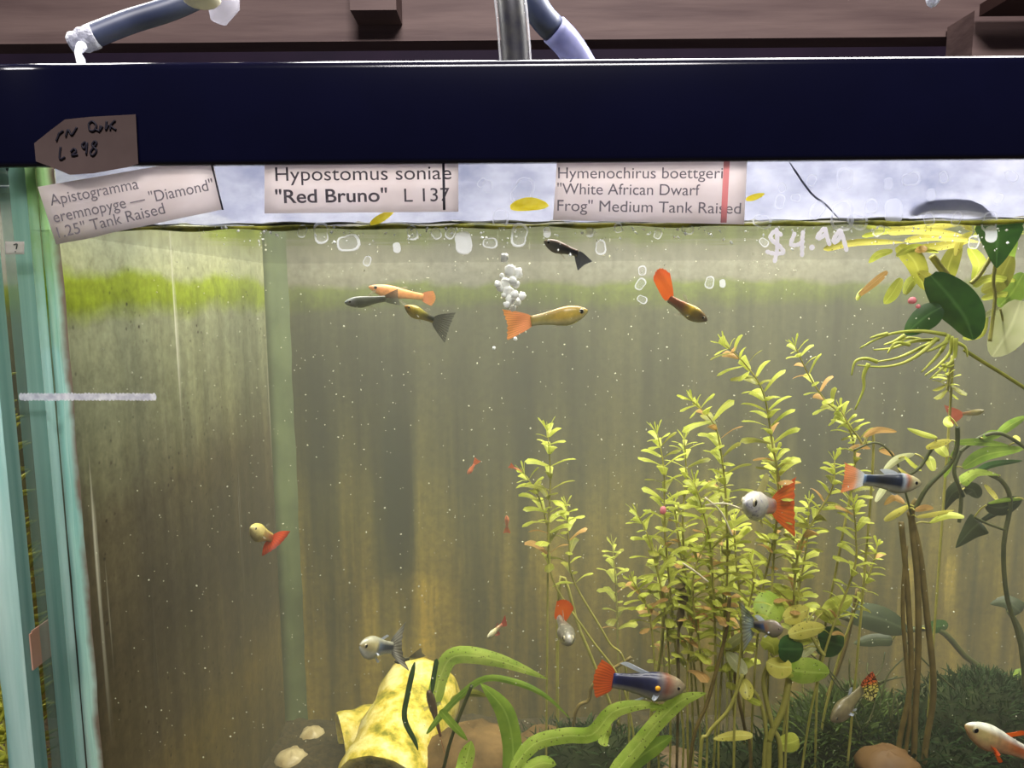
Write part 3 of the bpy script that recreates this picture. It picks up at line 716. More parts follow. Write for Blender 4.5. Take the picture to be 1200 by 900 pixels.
# ------------------------------------------------------------------ stem plants
def stem_plant(label, pts, Ys, leaf_to, size=11.0, gap=13.0, seed=0, extra=(), name='stem_plant', mats=None, dens=1.0, thick=1.6, group='leafy stem plants', lw=0.48):
    """pts px from tip downwards; leaves from the tip to length fraction leaf_to"""
    rr = random.Random(seed)
    top = path(pts, Ys)
    foot = Vector((top[-1].x + rr.uniform(-.01, .01), top[-1].y, ZG - 0.004))
    chain = smooth_path(top + ([foot] if top[-1].z > ZG + 0.01 else []), 40)
    t = thing(name, label, 'plant', chain[-1], group)
    k = pxm(Ys[0])
    s_ = MB(); s_.tube(chain, [thick * 0.45 * k + thick * 0.45 * k * min(1, i / 20) for i in range(len(chain))], 6); s_.build('stem', STEM_L, t)
    f_ = MB()
    # arc length
    L = [0.0]
    for a, b in zip(chain, chain[1:]): L.append(L[-1] + (b - a).length)
    vis = 0
    for a, b in zip(top, top[1:]): vis += (b - a).length
    end = vis * leaf_to; s = 0.0; i = 0
    while s < end:
        q = next(j for j in range(len(L) - 1) if L[j + 1] >= s); f = (s - L[q]) / max(1e-9, L[q + 1] - L[q])
        p = chain[q].lerp(chain[q + 1], f); ax = (chain[q] - chain[q + 1]).normalized()
        a0 = (0 if i % 2 == 0 else math.pi / 2) + rr.uniform(-0.5, 0.5)
        grow = min(1.0, 0.55 + i * 0.13); old = s / end
        e1 = Vector((1, 0, 0)) - ax * ax.x; e1.normalize(); e2 = ax.cross(e1)
        for h in range(5 if i == 0 else 3 if i < 3 else 2):
            if rr.random() > dens: continue
            a = a0 + h * (math.pi if i >= 3 else 1.26 if i == 0 else 2.09) + rr.uniform(-.25, .25)
            el = R(58) if i == 0 else R(rr.uniform(8, 34))
            d = (e1 * math.cos(a) + e2 * math.sin(a)) * math.cos(el) + ax * math.sin(el)
            ln = size * 1.36 * k * grow * rr.uniform(0.8, 1.3)
            mid = p + d * ln * 0.55 + ax * ln * 0.06; tip = p + d * ln + Vector((0, 0, -0.12 * ln * old))
            r_ = rr.random(); mi = 0
            if i > 1 and r_ < 0.03 + 0.14 * old: mi = 2
            elif i > 1 and r_ < 0.12 + 0.40 * old: mi = 1
            blade(f_, [p + d * ln * 0.05, mid, tip], ln * lw * rr.uniform(.85, 1.2), rr.uniform(-.3, .3), 0.2, mi, 'spat', 6, view=-ax if i else e1)
        s += gap * .85 * k * rr.uniform(0.8, 1.2) * (0.65 if i < 2 else 1); i += 1
    f_.build('leaves', mats or [L_LIME, L_OLIVE, L_PEACH], t)
    return t
SPL = [
 ('stem plant standing alone at left of the thicket, tallest tip by itself', [(642, 506), (645, 560), (643, 620), (648, 680), (690, 745), (730, 805), (745, 900)], .10, .36, 22, 15),
 ('short side shoot leaning left of the lone stem plant', [(615, 556), (630, 580), (640, 612), (642, 660)], .105, .6, 20, 14),
 ('short leafy shoot just right of the lone stem plant', [(664, 592), (667, 640), (672, 680), (712, 750), (735, 800)], .11, .45, 17, 17),
 ('leafy stem whose square tip tops the left side of the thicket', [(770, 508), (778, 550), (779, 620), (786, 700), (795, 800), (800, 900)], .07, .55, 21, 14),
 ('leafy stem just right of the thicket left tip, slightly lower', [(802, 516), (804, 560), (800, 620), (808, 740), (812, 900)], .085, .5, 18, 13),
 ('low pale shoot at the left flank of the thicket', [(746, 601), (758, 625), (768, 660), (782, 740), (785, 900)], .065, .5, 19, 13),
 ('leaning leafy stem with tip midway up the thicket', [(812, 470), (836, 496), (845, 530), (851, 590), (852, 680), (846, 780), (842, 900)], .06, .62, 21, 13),
 ('tallest stem plant of the thicket, bent left at its tip', [(850, 404), (876, 430), (895, 462), (905, 520), (912, 570), (905, 680), (900, 800), (895, 900)], .065, .5, 22, 12),
 ('tall thin stem right of the tallest one, arching to the right', [(932, 406), (948, 440), (968, 470), (990, 492), (1002, 540), (985, 640), (960, 780), (955, 900)], .075, .42, 17, 13),
 ('bushy shoot with a star shaped tip in the middle of the thicket', [(814, 566), (824, 600), (832, 640), (838, 740), (836, 900)], .05, .5, 21, 11),
 ('low bright tuft left of the thicket base', [(742, 682), (752, 700), (764, 740), (772, 900)], .06, .28, 20, 9),
 ('star topped shoot by the black bodied orange tailed fish', [(1000, 590), (1003, 630), (1000, 670), (965, 770), (940, 900)], .055, .5, 18, 13),
 ('small crisp shoot standing in front of the thicket middle', [(879, 657), (884, 675), (880, 700), (868, 760), (860, 900)], .03, .35, 17, 12),
 ('shoot with pinkish old leaves behind the orange tail', [(978, 540), (976, 570), (960, 600), (935, 650), (928, 760), (920, 900)], .06, .5, 19, 14),
 ('leafy stem filling the thicket below its tallest tip', [(908, 535), (915, 580), (905, 640), (890, 720), (880, 900)], .075, .5, 20, 12),
 ('leafy stem deep in the thicket left of centre', [(790, 590), (795, 630), (803, 690), (815, 800), (820, 900)], .09, .6, 18, 12),
 ('leafy stem deep in the thicket under the white faced fish', [(860, 610), (862, 650), (868, 720), (874, 900)], .095, .6, 18, 11),
 ('thin shoot beside the pale yellow bud left of the leaf crown', [(985, 480), (996, 500), (1010, 520), (1022, 560)], .07, .6, 15, 14),
 ('straggly stem with orange leaves at the thicket right flank', [(948, 590), (945, 640), (935, 700), (925, 800), (915, 900)], .08, .45, 18, 14),
 ('drooping shoot low in the thicket beside the dark twig', [(826, 640), (815, 665), (812, 700), (822, 780), (828, 900)], .045, .55, 17, 11),
]
for i, (lab, pts, Y, lt, sz, gp) in enumerate(SPL):
    stem_plant(lab, pts, [Y] * len(pts), lt, sz, gp, 40 + i)
for i, (lab, pts, Y, lt, sz, gp) in enumerate([
 ('murky leafy stem far back between the lone plant and the thicket', [(718, 640), (722, 690), (724, 760), (726, 840)], .20, .5, 16, 13),
 ('murky leafy stem far back behind the thicket middle', [(842, 560), (846, 640), (850, 740), (852, 840)], .19, .7, 18, 12),
 ('murky leafy stem far back behind the orange tail', [(930, 610), (935, 680), (938, 760), (940, 840)], .19, .7, 18, 12),
 ('murky low leafy stem far back by the dark twig', [(770, 650), (774, 700), (778, 770), (780, 840)], .18, .7, 18, 12),
 ('leafy shoot of broad olive leaves low in the thicket left of the winding stem', [(808, 690), (812, 730), (806, 780), (806, 880)], .05, .5, 22, 15),
 ('leafy shoot of broad olive leaves low in the thicket above the yellow leaf', [(848, 700), (850, 740), (856, 800), (860, 890)], .055, .55, 22, 15),
 ('pale shoot leaning right out of the thicket below the star topped shoot', [(1028, 640), (1020, 670), (1000, 720), (975, 800), (960, 890)], .085, .3, 15, 14),
 ]):
    stem_plant(lab, pts, [Y] * len(pts), lt, sz, gp, 80 + i)
# thin bare stems that climb through the lower thicket
for k, (pts, Y, lab) in enumerate([([(808, 900), (830, 820), (850, 745), (855, 700)], .04, 'bare pale stem curving up in front of the thicket base'),
        ([(820, 900), (830, 860), (855, 830), (870, 790)], .03, 'bare winding stem by the single yellow leaf'),
        ([(672, 850), (690, 820), (697, 800), (740, 770)], .12, 'bare stem behind the tail of the navy fish'),
        ([(655, 690), (680, 740), (705, 800), (725, 850)], .13, 'long bare stem slanting behind the grey fish'),
        ([(880, 900), (872, 850), (862, 800), (858, 740)], .07, 'bare stem rising left of the round leaved plant'),
        ([(760, 900), (765, 820), (775, 760), (778, 700)], .09, 'bare stem rising behind the navy fish'),
        ([(950, 900), (965, 830), (990, 760), (1005, 690)], .10, 'bare stem rising left of the brown stem bundle')]):
    mb = MB(); q = path(pts, [Y] * 4); q = [Vector((q[0].x, q[0].y, ZG - .003))] + q
    mb.tube(smooth_path(q, 24), 2.2 * pxm(Y), 6)
    tag(recenter(mb.build('bare_stem', STEM_L if k % 2 else STEM_D)), lab, 'stem', 'bare stems')
mb = MB(); pts = smooth_path(path([(793, 900), (795, 800), (795, 745), (800, 700), (797, 686)], [.05] * 5), 40)
rr = random.Random(4); mb.tube(pts, [rr.uniform(3.5, 7.5) * pxm(.05) if i > 22 else 1.8 * pxm(.05) for i in range(41)], 8)
tag(recenter(mb.build('dark_twig', simple('dark_fuzz', (74, 62, 30), (104, 90, 46), 200, 0.9))), 'dark fuzzy upright twig above the navy fish', 'twig')
for pts, lab in (([(826, 583), (845, 600), (858, 628)], 'pale thread slanting down through the thicket'), ([(826, 592), (850, 590), (872, 598)], 'white thread lying toward the white faced fish'), ([(800, 660), (815, 670), (830, 682)], 'short pale thread left of the crisp shoot')):
    mb = MB(); mb.tube(smooth_path(path(pts, [.028] * 3), 10), 1.1 * pxm(.03), 5); tag(recenter(mb.build('pale_thread', simple('thread', (214, 204, 170), (224, 216, 186), 50, .5, .2))), lab, 'root')
mb = MB(); mb.ell(P(777, 598, .05), 4 * pxm(.05), 3 * pxm(.05), 5 * pxm(.05), 10, 8, wob=.1); tag(recenter(mb.build('pink_bud', simple('pink', (232, 140, 150), (240, 160, 165), 50, .5, .3))), 'small pink bud at the left of the thicket', 'bud')

# ------------------------------------------------------------------ broad leaved plants
STEM_PTS = {}
def leaves_of(t, lst, Y0=None):
    pet = MB(); anchors = list(STEM_PTS.get(t.name, []))
    for e in lst:
        pts, wpx, m, Y = e[0], e[1], e[2], e[3]; shp = e[4] if len(e) > 4 else 'oval'; tilt = e[5] if len(e) > 5 else 0.2
        n_ = len(pts); f_ = MB()
        q = [P(x, y, Y + 0.004 * i) for i, (x, y) in enumerate(pts)]
        blade(f_, q, wpx * pxm(Y), tilt, 0.22, 0, shp, 12)
        f_.build('leaf', m, t)
        if anchors:
            ends = [q[0], q[-1]]; base = min(ends, key=lambda e_: min((a - e_).length for a in anchors))
            a = min(anchors, key=lambda a_: (a_ - base).length + 0.6 * max(0, a_.z - base.z)); dd = (a - base).length
            if 0.001 < dd < 0.045: pet.tube(smooth_path([a, a.lerp(base, .5) + Vector((0, 0, .12 * dd)), base], 8), 1.0 * pxm(Y), 5)
            anchors += [q[0].lerp(q[-1], .5)] if False else []
    if pet.v: pet.build('petioles', STEM_L, t)
def stem_of(t, lst, m, Y):
    for pts, r in lst:
        q = path(pts, [Y] * len(pts))
        if pts[-1][1] >= 895: q.append(Vector((q[-1].x, q[-1].y, ZG - .004)))
        sp_ = smooth_path(q, 26); STEM_PTS.setdefault(t.name, []).extend(sp_)
        s_ = MB(); s_.tube(sp_, r * pxm(Y), 7); s_.build('stem', m, t)
def base_of(px, Y): p = P(px, 890, Y); return Vector((p.x, Y, ZG))

t = thing('branching_plant', 'tall plant on a bundle of brown stems crossing behind the black bodied fish', 'plant', base_of(1070, .06))
stem_of(t, [([(1056, 612), (1064, 700), (1067, 800), (1050, 900)], 3.2), ([(1075, 585), (1068, 605), (1075, 680), (1076, 760), (1072, 850), (1070, 900)], 3.6), ([(1066, 600), (1078, 650), (1086, 720), (1094, 810), (1082, 900)], 3.6), ([(1062, 640), (1058, 720), (1066, 830), (1060, 900)], 2.4)], STEM_D, .06)
stem_of(t, [([(1122, 500), (1121, 525), (1112, 545), (1086, 572), (1072, 598)], 2.6), ([(1096, 518), (1080, 545), (1066, 556)], 2.0), ([(1000, 528), (1028, 519), (1050, 540), (1062, 580), (1068, 604)], 1.3)], STEM_K, .055)
leaves_of(t, [([(1098, 513), (1082, 509), (1063, 502)], 7, L_LIME, .05), ([(1085, 525), (1100, 520), (1115, 516)], 9, L_YELL, .05), ([(1110, 535), (1102, 526), (1096, 520)], 12, L_LIME, .052), ([(1094, 552), (1090, 540), (1088, 534)], 11, L_LIME, .05),
   ([(1036, 551), (1052, 538), (1072, 532)], 9, L_PALE, .05), ([(1060, 535), (1070, 545), (1080, 552)], 5, L_LIME, .052), ([(1052, 548), (1062, 556), (1068, 560)], 4, L_YELL, .05), ([(1036, 610), (1050, 602), (1066, 592)], 9, L_YELL, .05), ([(1072, 598), (1084, 595), (1094, 596)], 8, L_PEACH, .05),
   ([(1074, 606), (1094, 603), (1118, 598)], 6, L_YELL, .05), ([(1130, 606), (1110, 604), (1089, 613)], 10, L_LIME, .052, 'oval', 0.6), ([(1012, 512), (1028, 504), (1051, 506)], 8, L_PEACH, .055), ([(1030, 527), (1040, 530), (1048, 534)], 7, L_PEACH, .055), ([(995, 526), (1008, 523), (1020, 526)], 6, L_PEACH, .055), ([(1116, 500), (1110, 495), (1112, 488)], 9, L_LIME, .05),
   ([(1026, 588), (1034, 575), (1040, 570)], 8, L_PALE, .055), ([(1060, 590), (1048, 583), (1036, 592)], 8, L_PEACH, .06), ([(1118, 528), (1112, 548), (1106, 560)], 6, L_MID, .055)])
t = thing('trailing_plant', 'plant with dark hanging leaves on curved stems at the right edge', 'plant', base_of(1185, .09))
stem_of(t, [([(1160, 556), (1176, 566), (1184, 590), (1176, 640), (1180, 700), (1198, 770), (1200, 900)], 2.6), ([(1220, 540), (1195, 520), (1172, 508), (1150, 512), (1124, 530)], 2.2), ([(1125, 530), (1118, 552), (1126, 580), (1124, 612)], 2.2), ([(1180, 622), (1158, 614), (1142, 606)], 1.5)], STEM_K, .08)
leaves_of(t, [([(1118, 519), (1145, 518), (1182, 522)], 9, L_MID, .075), ([(1128, 548), (1155, 532), (1200, 526)], 18, L_MID, .078, 'oval', .5), ([(1126, 566), (1145, 554), (1172, 557)], 15, L_SWORD, .07, 'heart', .3), ([(1152, 514), (1162, 510), (1175, 508)], 12, L_MID, .078), ([(1168, 510), (1184, 498), (1202, 488)], 11, L_MID, .08), ([(1192, 520), (1191, 514), (1190, 510)], 8, L_YELL, .08),
   ([(1127, 572), (1115, 580), (1105, 600)], 22, L_DEEP, .08, 'heart'), ([(1130, 572), (1140, 574), (1146, 584)], 18, L_DEEP, .085, 'oval'), ([(1156, 592), (1175, 594), (1198, 584)], 22, L_DEEP, .076, 'oval', .4), ([(1158, 590), (1178, 586), (1200, 585)], 5, L_MID, .074), ([(1150, 612), (1138, 622), (1120, 642)], 30, L_DEEP, .08, 'heart'), ([(1154, 568), (1163, 578), (1170, 588)], 6, L_YELL, .075), ([(1180, 598), (1165, 602), (1142, 616)], 7, L_DEEP, .08), ([(1135, 560), (1160, 545), (1198, 540)], 8, L_DARK, .082)])
t = thing('dark_leaved_plant', 'low plant with big dark grey green leaves on a creeping stem', 'plant', base_of(1100, .15))
stem_of(t, [([(985, 722), (1030, 735), (1062, 738), (1100, 738), (1130, 768), (1158, 800), (1165, 900)], 3.6), ([(1182, 716), (1196, 740), (1205, 780)], 3)], STEM_K, .14)
leaves_of(t, [([(1062, 738), (1025, 724), (978, 716)], 34, L_DEEP, .135, 'oval'), ([(1046, 750), (1025, 750), (1000, 754)], 15, L_DEEP, .15, 'strap'), ([(1086, 738), (1098, 734), (1111, 732)], 15, L_DARK, .135, 'round'), ([(1196, 718), (1180, 706), (1160, 708)], 26, L_DEEP, .14, 'heart'), ([(1214, 800), (1200, 790), (1184, 792)], 14, L_MID, .14)])
t = thing('round_leaved_plant', 'plant with rounded yellow green leaves behind the blue grey fan tailed fish', 'plant', base_of(905, .06))
stem_of(t, [([(926, 786), (918, 830), (902, 865), (900, 900)], 4), ([(905, 770), (895, 800), (905, 850), (915, 900)], 3), ([(872, 800), (890, 820), (898, 860), (895, 900)], 2.4), ([(945, 735), (960, 760), (966, 768)], 2.4)], STEM_L, .05)
leaves_of(t, [([(895, 728), (902, 712), (912, 700)], 39, L_SWORD, .055, 'round'), ([(918, 726), (932, 720), (948, 713)], 22, L_YELL, .05, 'oval'), ([(924, 744), (945, 738), (967, 735)], 20, L_YELL, .045, 'oval'), ([(930, 748), (942, 750), (955, 746)], 13, L_LIME, .047), ([(912, 760), (926, 760), (941, 760)], 34, L_DARK, .042, 'round'), ([(928, 782), (912, 782), (898, 776)], 27, L_YELL, .04, 'oval'), ([(922, 784), (945, 786), (972, 788)], 34, L_SWORD, .045, 'oval', .4),
   ([(957, 748), (972, 752), (988, 756)], 39, L_DARK, .06, 'round'), ([(964, 718), (980, 710), (999, 700)], 22, L_LIME, .06, 'oval'), ([(955, 716), (970, 724), (986, 732)], 12, L_LIME, .058), ([(892, 750), (905, 756), (908, 768)], 22, L_LIME, .043), ([(874, 790), (864, 778), (851, 764)], 18, L_PALE, .04), ([(872, 744), (860, 752), (850, 761)], 12, L_PALE, .045), ([(876, 820), (874, 806), (869, 794)], 18, L_YELL, .04), ([(892, 826), (884, 822), (874, 818)], 8, L_LIME, .045),
   ([(916, 790), (925, 790), (934, 788)], 9, L_LIME, .04), ([(912, 872), (926, 870), (936, 866)], 22, L_LIME, .06, 'round'), ([(940, 770), (950, 760), (964, 752)], 10, L_PALE, .055), ([(905, 690), (918, 700), (930, 712)], 26, L_LIME, .08, 'round')])
mb = MB(); q = [P(x, y, .03 + .003 * i) for i, (x, y) in enumerate([(882, 862), (862, 862), (836, 866)])]; blade(mb, q, 12 * pxm(.03), .2, .2)
tag(recenter(mb.build('fallen_leaf', L_YELL)), 'single yellow leaf lying low under the round leaved plant', 'leaf')

t = thing('sword_plant', 'sword plant with long arching bright green strap leaves', 'plant', base_of(600, .07))
SW = [([(508, 830), (516, 792), (534, 768), (585, 774), (642, 796)], 21, L_SWORD, .104), ([(500, 860), (528, 826), (566, 796), (606, 800), (640, 816), (668, 842)], 8, L_MID, .055), ([(600, 910), (600, 870), (590, 832), (563, 801)], 26, L_MID, .045),
      ([(598, 905), (625, 872), (662, 862), (694, 860), (718, 834), (752, 826), (780, 829)], 19, L_SWORD, .035), ([(712, 915), (745, 876), (778, 838), (800, 820), (828, 812)], 20, L_SWORD, .03), ([(728, 905), (756, 882), (788, 862)], 22, L_MID, .04),
      ([(540, 915), (546, 890), (552, 868)], 21, L_SWORD, .03), ([(516, 832), (530, 848), (548, 868)], 10, L_MID, .045), ([(612, 905), (634, 894), (652, 896)], 17, L_SWORD, .04), ([(706, 874), (709, 860), (716, 850)], 13, L_SWORD, .045), ([(528, 822), (550, 812), (572, 816)], 9, L_OLIVE, .065), ([(762, 832), (775, 828), (792, 832)], 6, L_SWORD, .04), ([(590, 915), (606, 890), (622, 872), (640, 862)], 10, L_MID, .06)]
for pts, wpx, m, Y in SW:
    f_ = MB(); q = [P(x, y, Y + 0.006 * math.sin(i)) for i, (x, y) in enumerate(pts)]
    blade(f_, q, wpx * pxm(Y), 0.25, 0.22, 0, 'strap', 24, wave=0.02); f_.build('leaf', m, t)
s_ = MB(); s_.tube(smooth_path(path([(553, 803), (540, 835), (528, 868), (520, 900)], [.055] * 4), 16), 2.4 * pxm(.05), 6); s_.build('stalk', STEM_K, t)
s_ = MB(); s_.ell(base_of(610, .07) + Vector((0, 0, .012)), .018, .014, .02, 12, 8, wob=.1); s_.build('crown', L_MID, t)
for pts, r, lab in (([(486, 776), (478, 812), (474, 842), (486, 868), (490, 880)], 2.6, 'dark green blade lying over the front of the yellow tube'), ([(512, 772), (508, 795), (506, 815)], 2.4, 'short dark green blade at the far end of the yellow tube')):
    mb = MB(); blade(mb, path(pts, [.085] * len(pts)), r * 2.6 * pxm(.09), .2, .2, 0, 'strap', 16); tag(recenter(mb.build('grass_blade', L_DARK)), lab, 'leaf')

# floating plant, upper right
t = thing('floating_plant', 'floating plant with broad dark leaves and yellow branching roots at the surface', 'plant', P(1110, 300, .04))
leaves_of(t, [([(1090, 322), (1112, 345), (1132, 372), (1141, 398)], 46, L_DARK, .03, 'oval', .2), ([(1104, 360), (1085, 372), (1061, 392)], 30, L_DARK, .034, 'oval', .3), ([(1170, 262), (1170, 285), (1168, 314)], 52, L_DARK, .028, 'heart', .3), ([(1196, 352), (1184, 385), (1163, 418)], 40, L_PALE, .04, 'oval', .1),
   ([(1046, 294), (1030, 298), (1018, 308)], 9, L_LIME, .035), ([(1040, 318), (1026, 330), (1002, 350)], 9, L_PEACH, .036), ([(1056, 326), (1046, 344), (1036, 356)], 14, L_LIME, .034, 'oval'), ([(1052, 288), (1072, 306), (1084, 340)], 22, L_OLIVE, .04, 'oval'), ([(1076, 318), (1092, 332), (1096, 362)], 13, L_YELL, .038), ([(1124, 284), (1112, 312), (1112, 330)], 20, L_OLIVE, .05, 'oval'),
   ([(1136, 290), (1148, 310), (1140, 330)], 15, L_LIME, .05), ([(1185, 300), (1170, 330), (1150, 342)], 22, L_OLIVE, .055), ([(1200, 320), (1186, 344), (1170, 360)], 26, L_MID, .055), ([(1150, 372), (1168, 364), (1180, 366)], 8, L_PALE, .05), ([(1128, 396), (1150, 392), (1158, 366)], 6, L_LIME, .045, 'strap'),
   ([(965, 292), (1005, 284), (1060, 284)], 8, L_YELL, .03, 'strap', 0), ([(1040, 272), (1080, 270), (1130, 276)], 9, L_YELL, .03, 'strap'), ([(1060, 282), (1100, 278), (1150, 284)], 8, L_YELL, .035, 'strap'), ([(1010, 277), (1050, 270), (1090, 272)], 6, L_LIME, .04, 'strap'), ([(1075, 292), (1105, 288), (1140, 282)], 10, L_YELL, .04, 'strap'), ([(1086, 294), (1080, 292), (1072, 294)], 9, L_PEACH, .03),
   ([(1140, 276), (1165, 272), (1200, 274)], 8, L_LIME, .05, 'strap'), ([(1050, 300), (1072, 290), (1100, 296)], 9, L_LIME, .036), ([(1190, 280), (1180, 300), (1186, 320)], 16, L_MID, .06), ([(1060, 345), (1068, 330), (1084, 322)], 12, L_LIME, .045), ([(1004, 352), (1008, 344), (1016, 336)], 6, L_LIME, .04), ([(1140, 335), (1160, 326), (1195, 330)], 9, L_LIME, .05, 'strap'), ([(1150, 350), (1175, 345), (1200, 348)], 7, L_LIME, .055, 'strap'), ([(1120, 300), (1126, 282), (1140, 272)], 9, L_YELL, .04)])
stem_of(t, [([(1168, 300), (1164, 330), (1166, 350), (1160, 400)], 2), ([(1092, 300), (1115, 330), (1132, 350)], 4), ([(1162, 300), (1148, 322), (1138, 332)], 2.4), ([(1190, 410), (1180, 390), (1172, 362)], 1.2)], STEM_L, .045)
stem_of(t, [([(1130, 410), (1152, 424), (1178, 440), (1206, 458)], 2.2)], L_OLIVE, .05)
rr = random.Random(9); f_ = MB()
RT = [[(1108, 392), (1080, 388), (1050, 390), (1028, 397), (1008, 408)], [(1100, 398), (1070, 400), (1045, 408), (1024, 410)], [(1095, 400), (1070, 412), (1050, 420), (1028, 424)], [(1098, 396), (1084, 410), (1062, 424), (1035, 430), (1005, 428)], [(1112, 392), (1104, 410), (1090, 426), (1080, 436)], [(1115, 394), (1114, 412), (1100, 428), (1084, 440)],
      [(1110, 400), (1096, 408), (1086, 412)], [(1120, 396), (1118, 420), (1104, 432), (1090, 444)], [(1060, 393), (1048, 400), (1036, 404)], [(1066, 404), (1050, 402), (1040, 414)], [(1028, 424), (1014, 420), (1002, 424), (998, 440)], [(1116, 400), (1130, 406), (1134, 418)], [(1040, 391), (1030, 393), (1020, 396)], [(1105, 428), (1112, 430), (1118, 428)], [(1078, 398), (1064, 396), (1052, 402)], [(1018, 426), (1012, 440), (1012, 456), (1002, 480)]]
for k, q in enumerate(RT):
    pts = smooth_path([P(x, y, .035 + .004 * (k % 3)) for x, y in q], 14)
    f_.tube(pts, [(2.6 - 1.7 * i / 14) * pxm(.035) for i in range(15)], 6)
f_.build('roots', L_ROOT, t)
mb = MB(); mb.ell(P(1069, 352, .03), 5 * pxm(.03), 3 * pxm(.03), 4 * pxm(.03), 8, 6, wob=.2); mb.ell(P(1076, 359, .03), 3 * pxm(.03), 2 * pxm(.03), 2.5 * pxm(.03), 8, 6)
tag(recenter(mb.build('pink_bud', MATS['pink'])), 'tiny pink bud under the floating plant', 'bud')
# drooping sprig behind the red fish
stem_plant('feeble sprig of small leaves hanging under the floating roots', [(1108, 436), (1112, 446), (1110, 458), (1114, 470)], [.08] * 4, .9, 14, 9, 99)

# ------------------------------------------------------------------ stones, tubes, moss
tube_m, nt = newmat('algae_tube')
tc = N(nt, 'ShaderNodeTexCoord'); n1 = noise(nt, 55, tc.outputs['Object'], 5, .65); n2 = noise(nt, 16, tc.outputs['Object'], 2)
c = ramp(nt, n1, [(.36, lin((122, 122, 26))), (.47, lin((204, 182, 66))), (.64, lin((238, 226, 160)))]); c = mixc(nt, ramp(nt, n2, [(.5, (0, 0, 0, 1)), (.68, (.6, .6, .6, 1))]), c, lin((150, 160, 40)))
finish(nt, c, .6, 0, None, .3, 0, (n1, .35, .002))
def hollow(name, a, b, r, label, bumps=0.03):
    a = Vector(a); b = Vector(b); mb = MB(); ax = (b - a).normalized(); e1 = ax.cross(Vector((0, 0, 1))).normalized(); e2 = e1.cross(ax); n_ = 26; rows = []
    def ring(c, rad, k): return [c + (e1 * math.cos(2 * math.pi * j / n_) + e2 * math.sin(2 * math.pi * j / n_)) * rad * (1 + bumps * math.sin(3 * j + k) * .4 + bumps * math.sin(k * 1.1)) for j in range(n_)]
    for i in range(16): rows.append(ring(a.lerp(b, i / 15), r * (1.06 - .08 * i / 15), i))
    rows.append(ring(b, r * .84, 15))
    for i in range(15, -1, -1): rows.append(ring(a.lerp(b, i / 15), r * .84, i))
    rows.append(ring(a, r * 1.06, 0)); mb.grid(rows, closed=True)
    o = mb.build(name, tube_m); tag(recenter(o), label, 'tube', 'cave tubes'); return o
hollow('cave_tube', P(447, 930, .135), P(496, 806, .225), .031, 'big yellow algae covered hollow tube lying at the bottom')
hollow('cave_tube', P(400, 872, .235), P(470, 850, .255), .0225, 'dimmer yellow tube behind the big yellow tube')
def stone(px, py, Y, rx, ry, rz, label, m, seed, name='stone'):
    mb = MB(); mb.ell(P(px, py, Y), rx, ry, rz, 18, 12, wob=0.09, seed=seed); o = mb.build(name, m)
    return tag(recenter(o), label, 'stone', 'stones')
tan = simple('tan_stone', (80, 62, 36), (120, 94, 58), 50, .8, 0, None, .2, 0, 1.0)
pale = simple('pale_top_stone', (150, 130, 92), (206, 192, 158), 40, .35, 0, None, .5, 0, .2)
stone(342, 895, .235, .014, .013, .012, 'pale tan rounded stone left of the yellow tubes, nearer one', pale, 1)
stone(366, 866, .268, .011, .011, .010, 'pale tan rounded stone against the dim yellow tube', pale, 2)
stone(556, 896, .15, .036, .03, .026, 'tan brown rock behind the sword leaves', tan, 3)
stone(640, 900, .15, .03, .025, .026, 'tan brown rock right of the wide sword leaf', tan, 4)
stone(1040, 900, .05, .016, .014, .010, 'peach brown stone in front of the moss at right', simple('peach_stone', (104, 76, 44), (120, 90, 56), 50, .6), 5)
stone(790, 925, .13, .03, .025, .024, 'dark brown stone under the thicket', simple('dark_stone', (78, 62, 44), (98, 80, 58), 50, .7, 0, None, .3, 0, .3), 6)
moss_d = leaf_mat('dark_moss', (24, 44, 16), (42, 68, 24), None, .15, .8); moss_m = leaf_mat('green_moss', (52, 70, 30), (84, 104, 42), None, .25, .7)
moss_core = simple('moss_core', (30, 38, 22), (44, 52, 28), 120, .9, 0, None, .1, 0, .6)
def moss(name, px, py, Y, rx, ry, rz, label, m, n_, ln, seed):
    rr = random.Random(seed); c = P(px, py, Y); t = thing(name, label, 'moss', (c.x, c.y, ZG), 'moss clumps')
    b_ = MB(); b_.ell(c, rx, ry, rz, 22, 14, wob=.07, seed=seed); b_.build('mound', moss_core, t)
    f_ = MB()
    for k in range(n_):
        a = rr.uniform(0, 6.283); e = rr.uniform(-.35, 1.45)
        d = Vector((math.cos(a) * math.cos(e), math.sin(a) * math.cos(e), math.sin(e)))
        if d.y > .5: d.y = -d.y
        p = c + Vector((d.x * rx, d.y * ry, d.z * rz)) * rr.uniform(.93, 1.02)
        dd = (d + Vector((rr.uniform(-1, 1), rr.uniform(-.8, .6), rr.uniform(-.5, .8)))).normalized(); L = ln * rr.uniform(.5, 1.3)
        blade(f_, [p, p + dd * L * .5 + Vector((0, 0, .1 * L)), p + dd * L], L * .10, rr.uniform(-1, 1), .1, 0, 'oval', 3)
    o = f_.build('fronds', m, t); o['kind'] = 'stuff'
    return t
moss('moss_clump', 1150, 862, .09, .052, .03, .034, 'big dark green moss covered mound at lower right', moss_d, 2600, .007, 2)
moss('moss_clump', 1000, 872, .10, .048, .028, .026, 'lighter feathery moss clump under the snake patterned fish', moss_m, 1900, .011, 3)
moss('moss_clump', 1085, 905, .075, .04, .025, .025, 'dark moss clump at the foot of the brown stems', moss_d, 900, .010, 4)
moss('moss_clump', 905, 915, .09, .04, .025, .022, 'dark moss clump under the round leaved plant', moss_d, 700, .010, 6)
moss('moss_clump', 800, 905, .17, .05, .03, .026, 'dim moss clump far back behind the thicket stems', moss_d, 900, .010, 8)
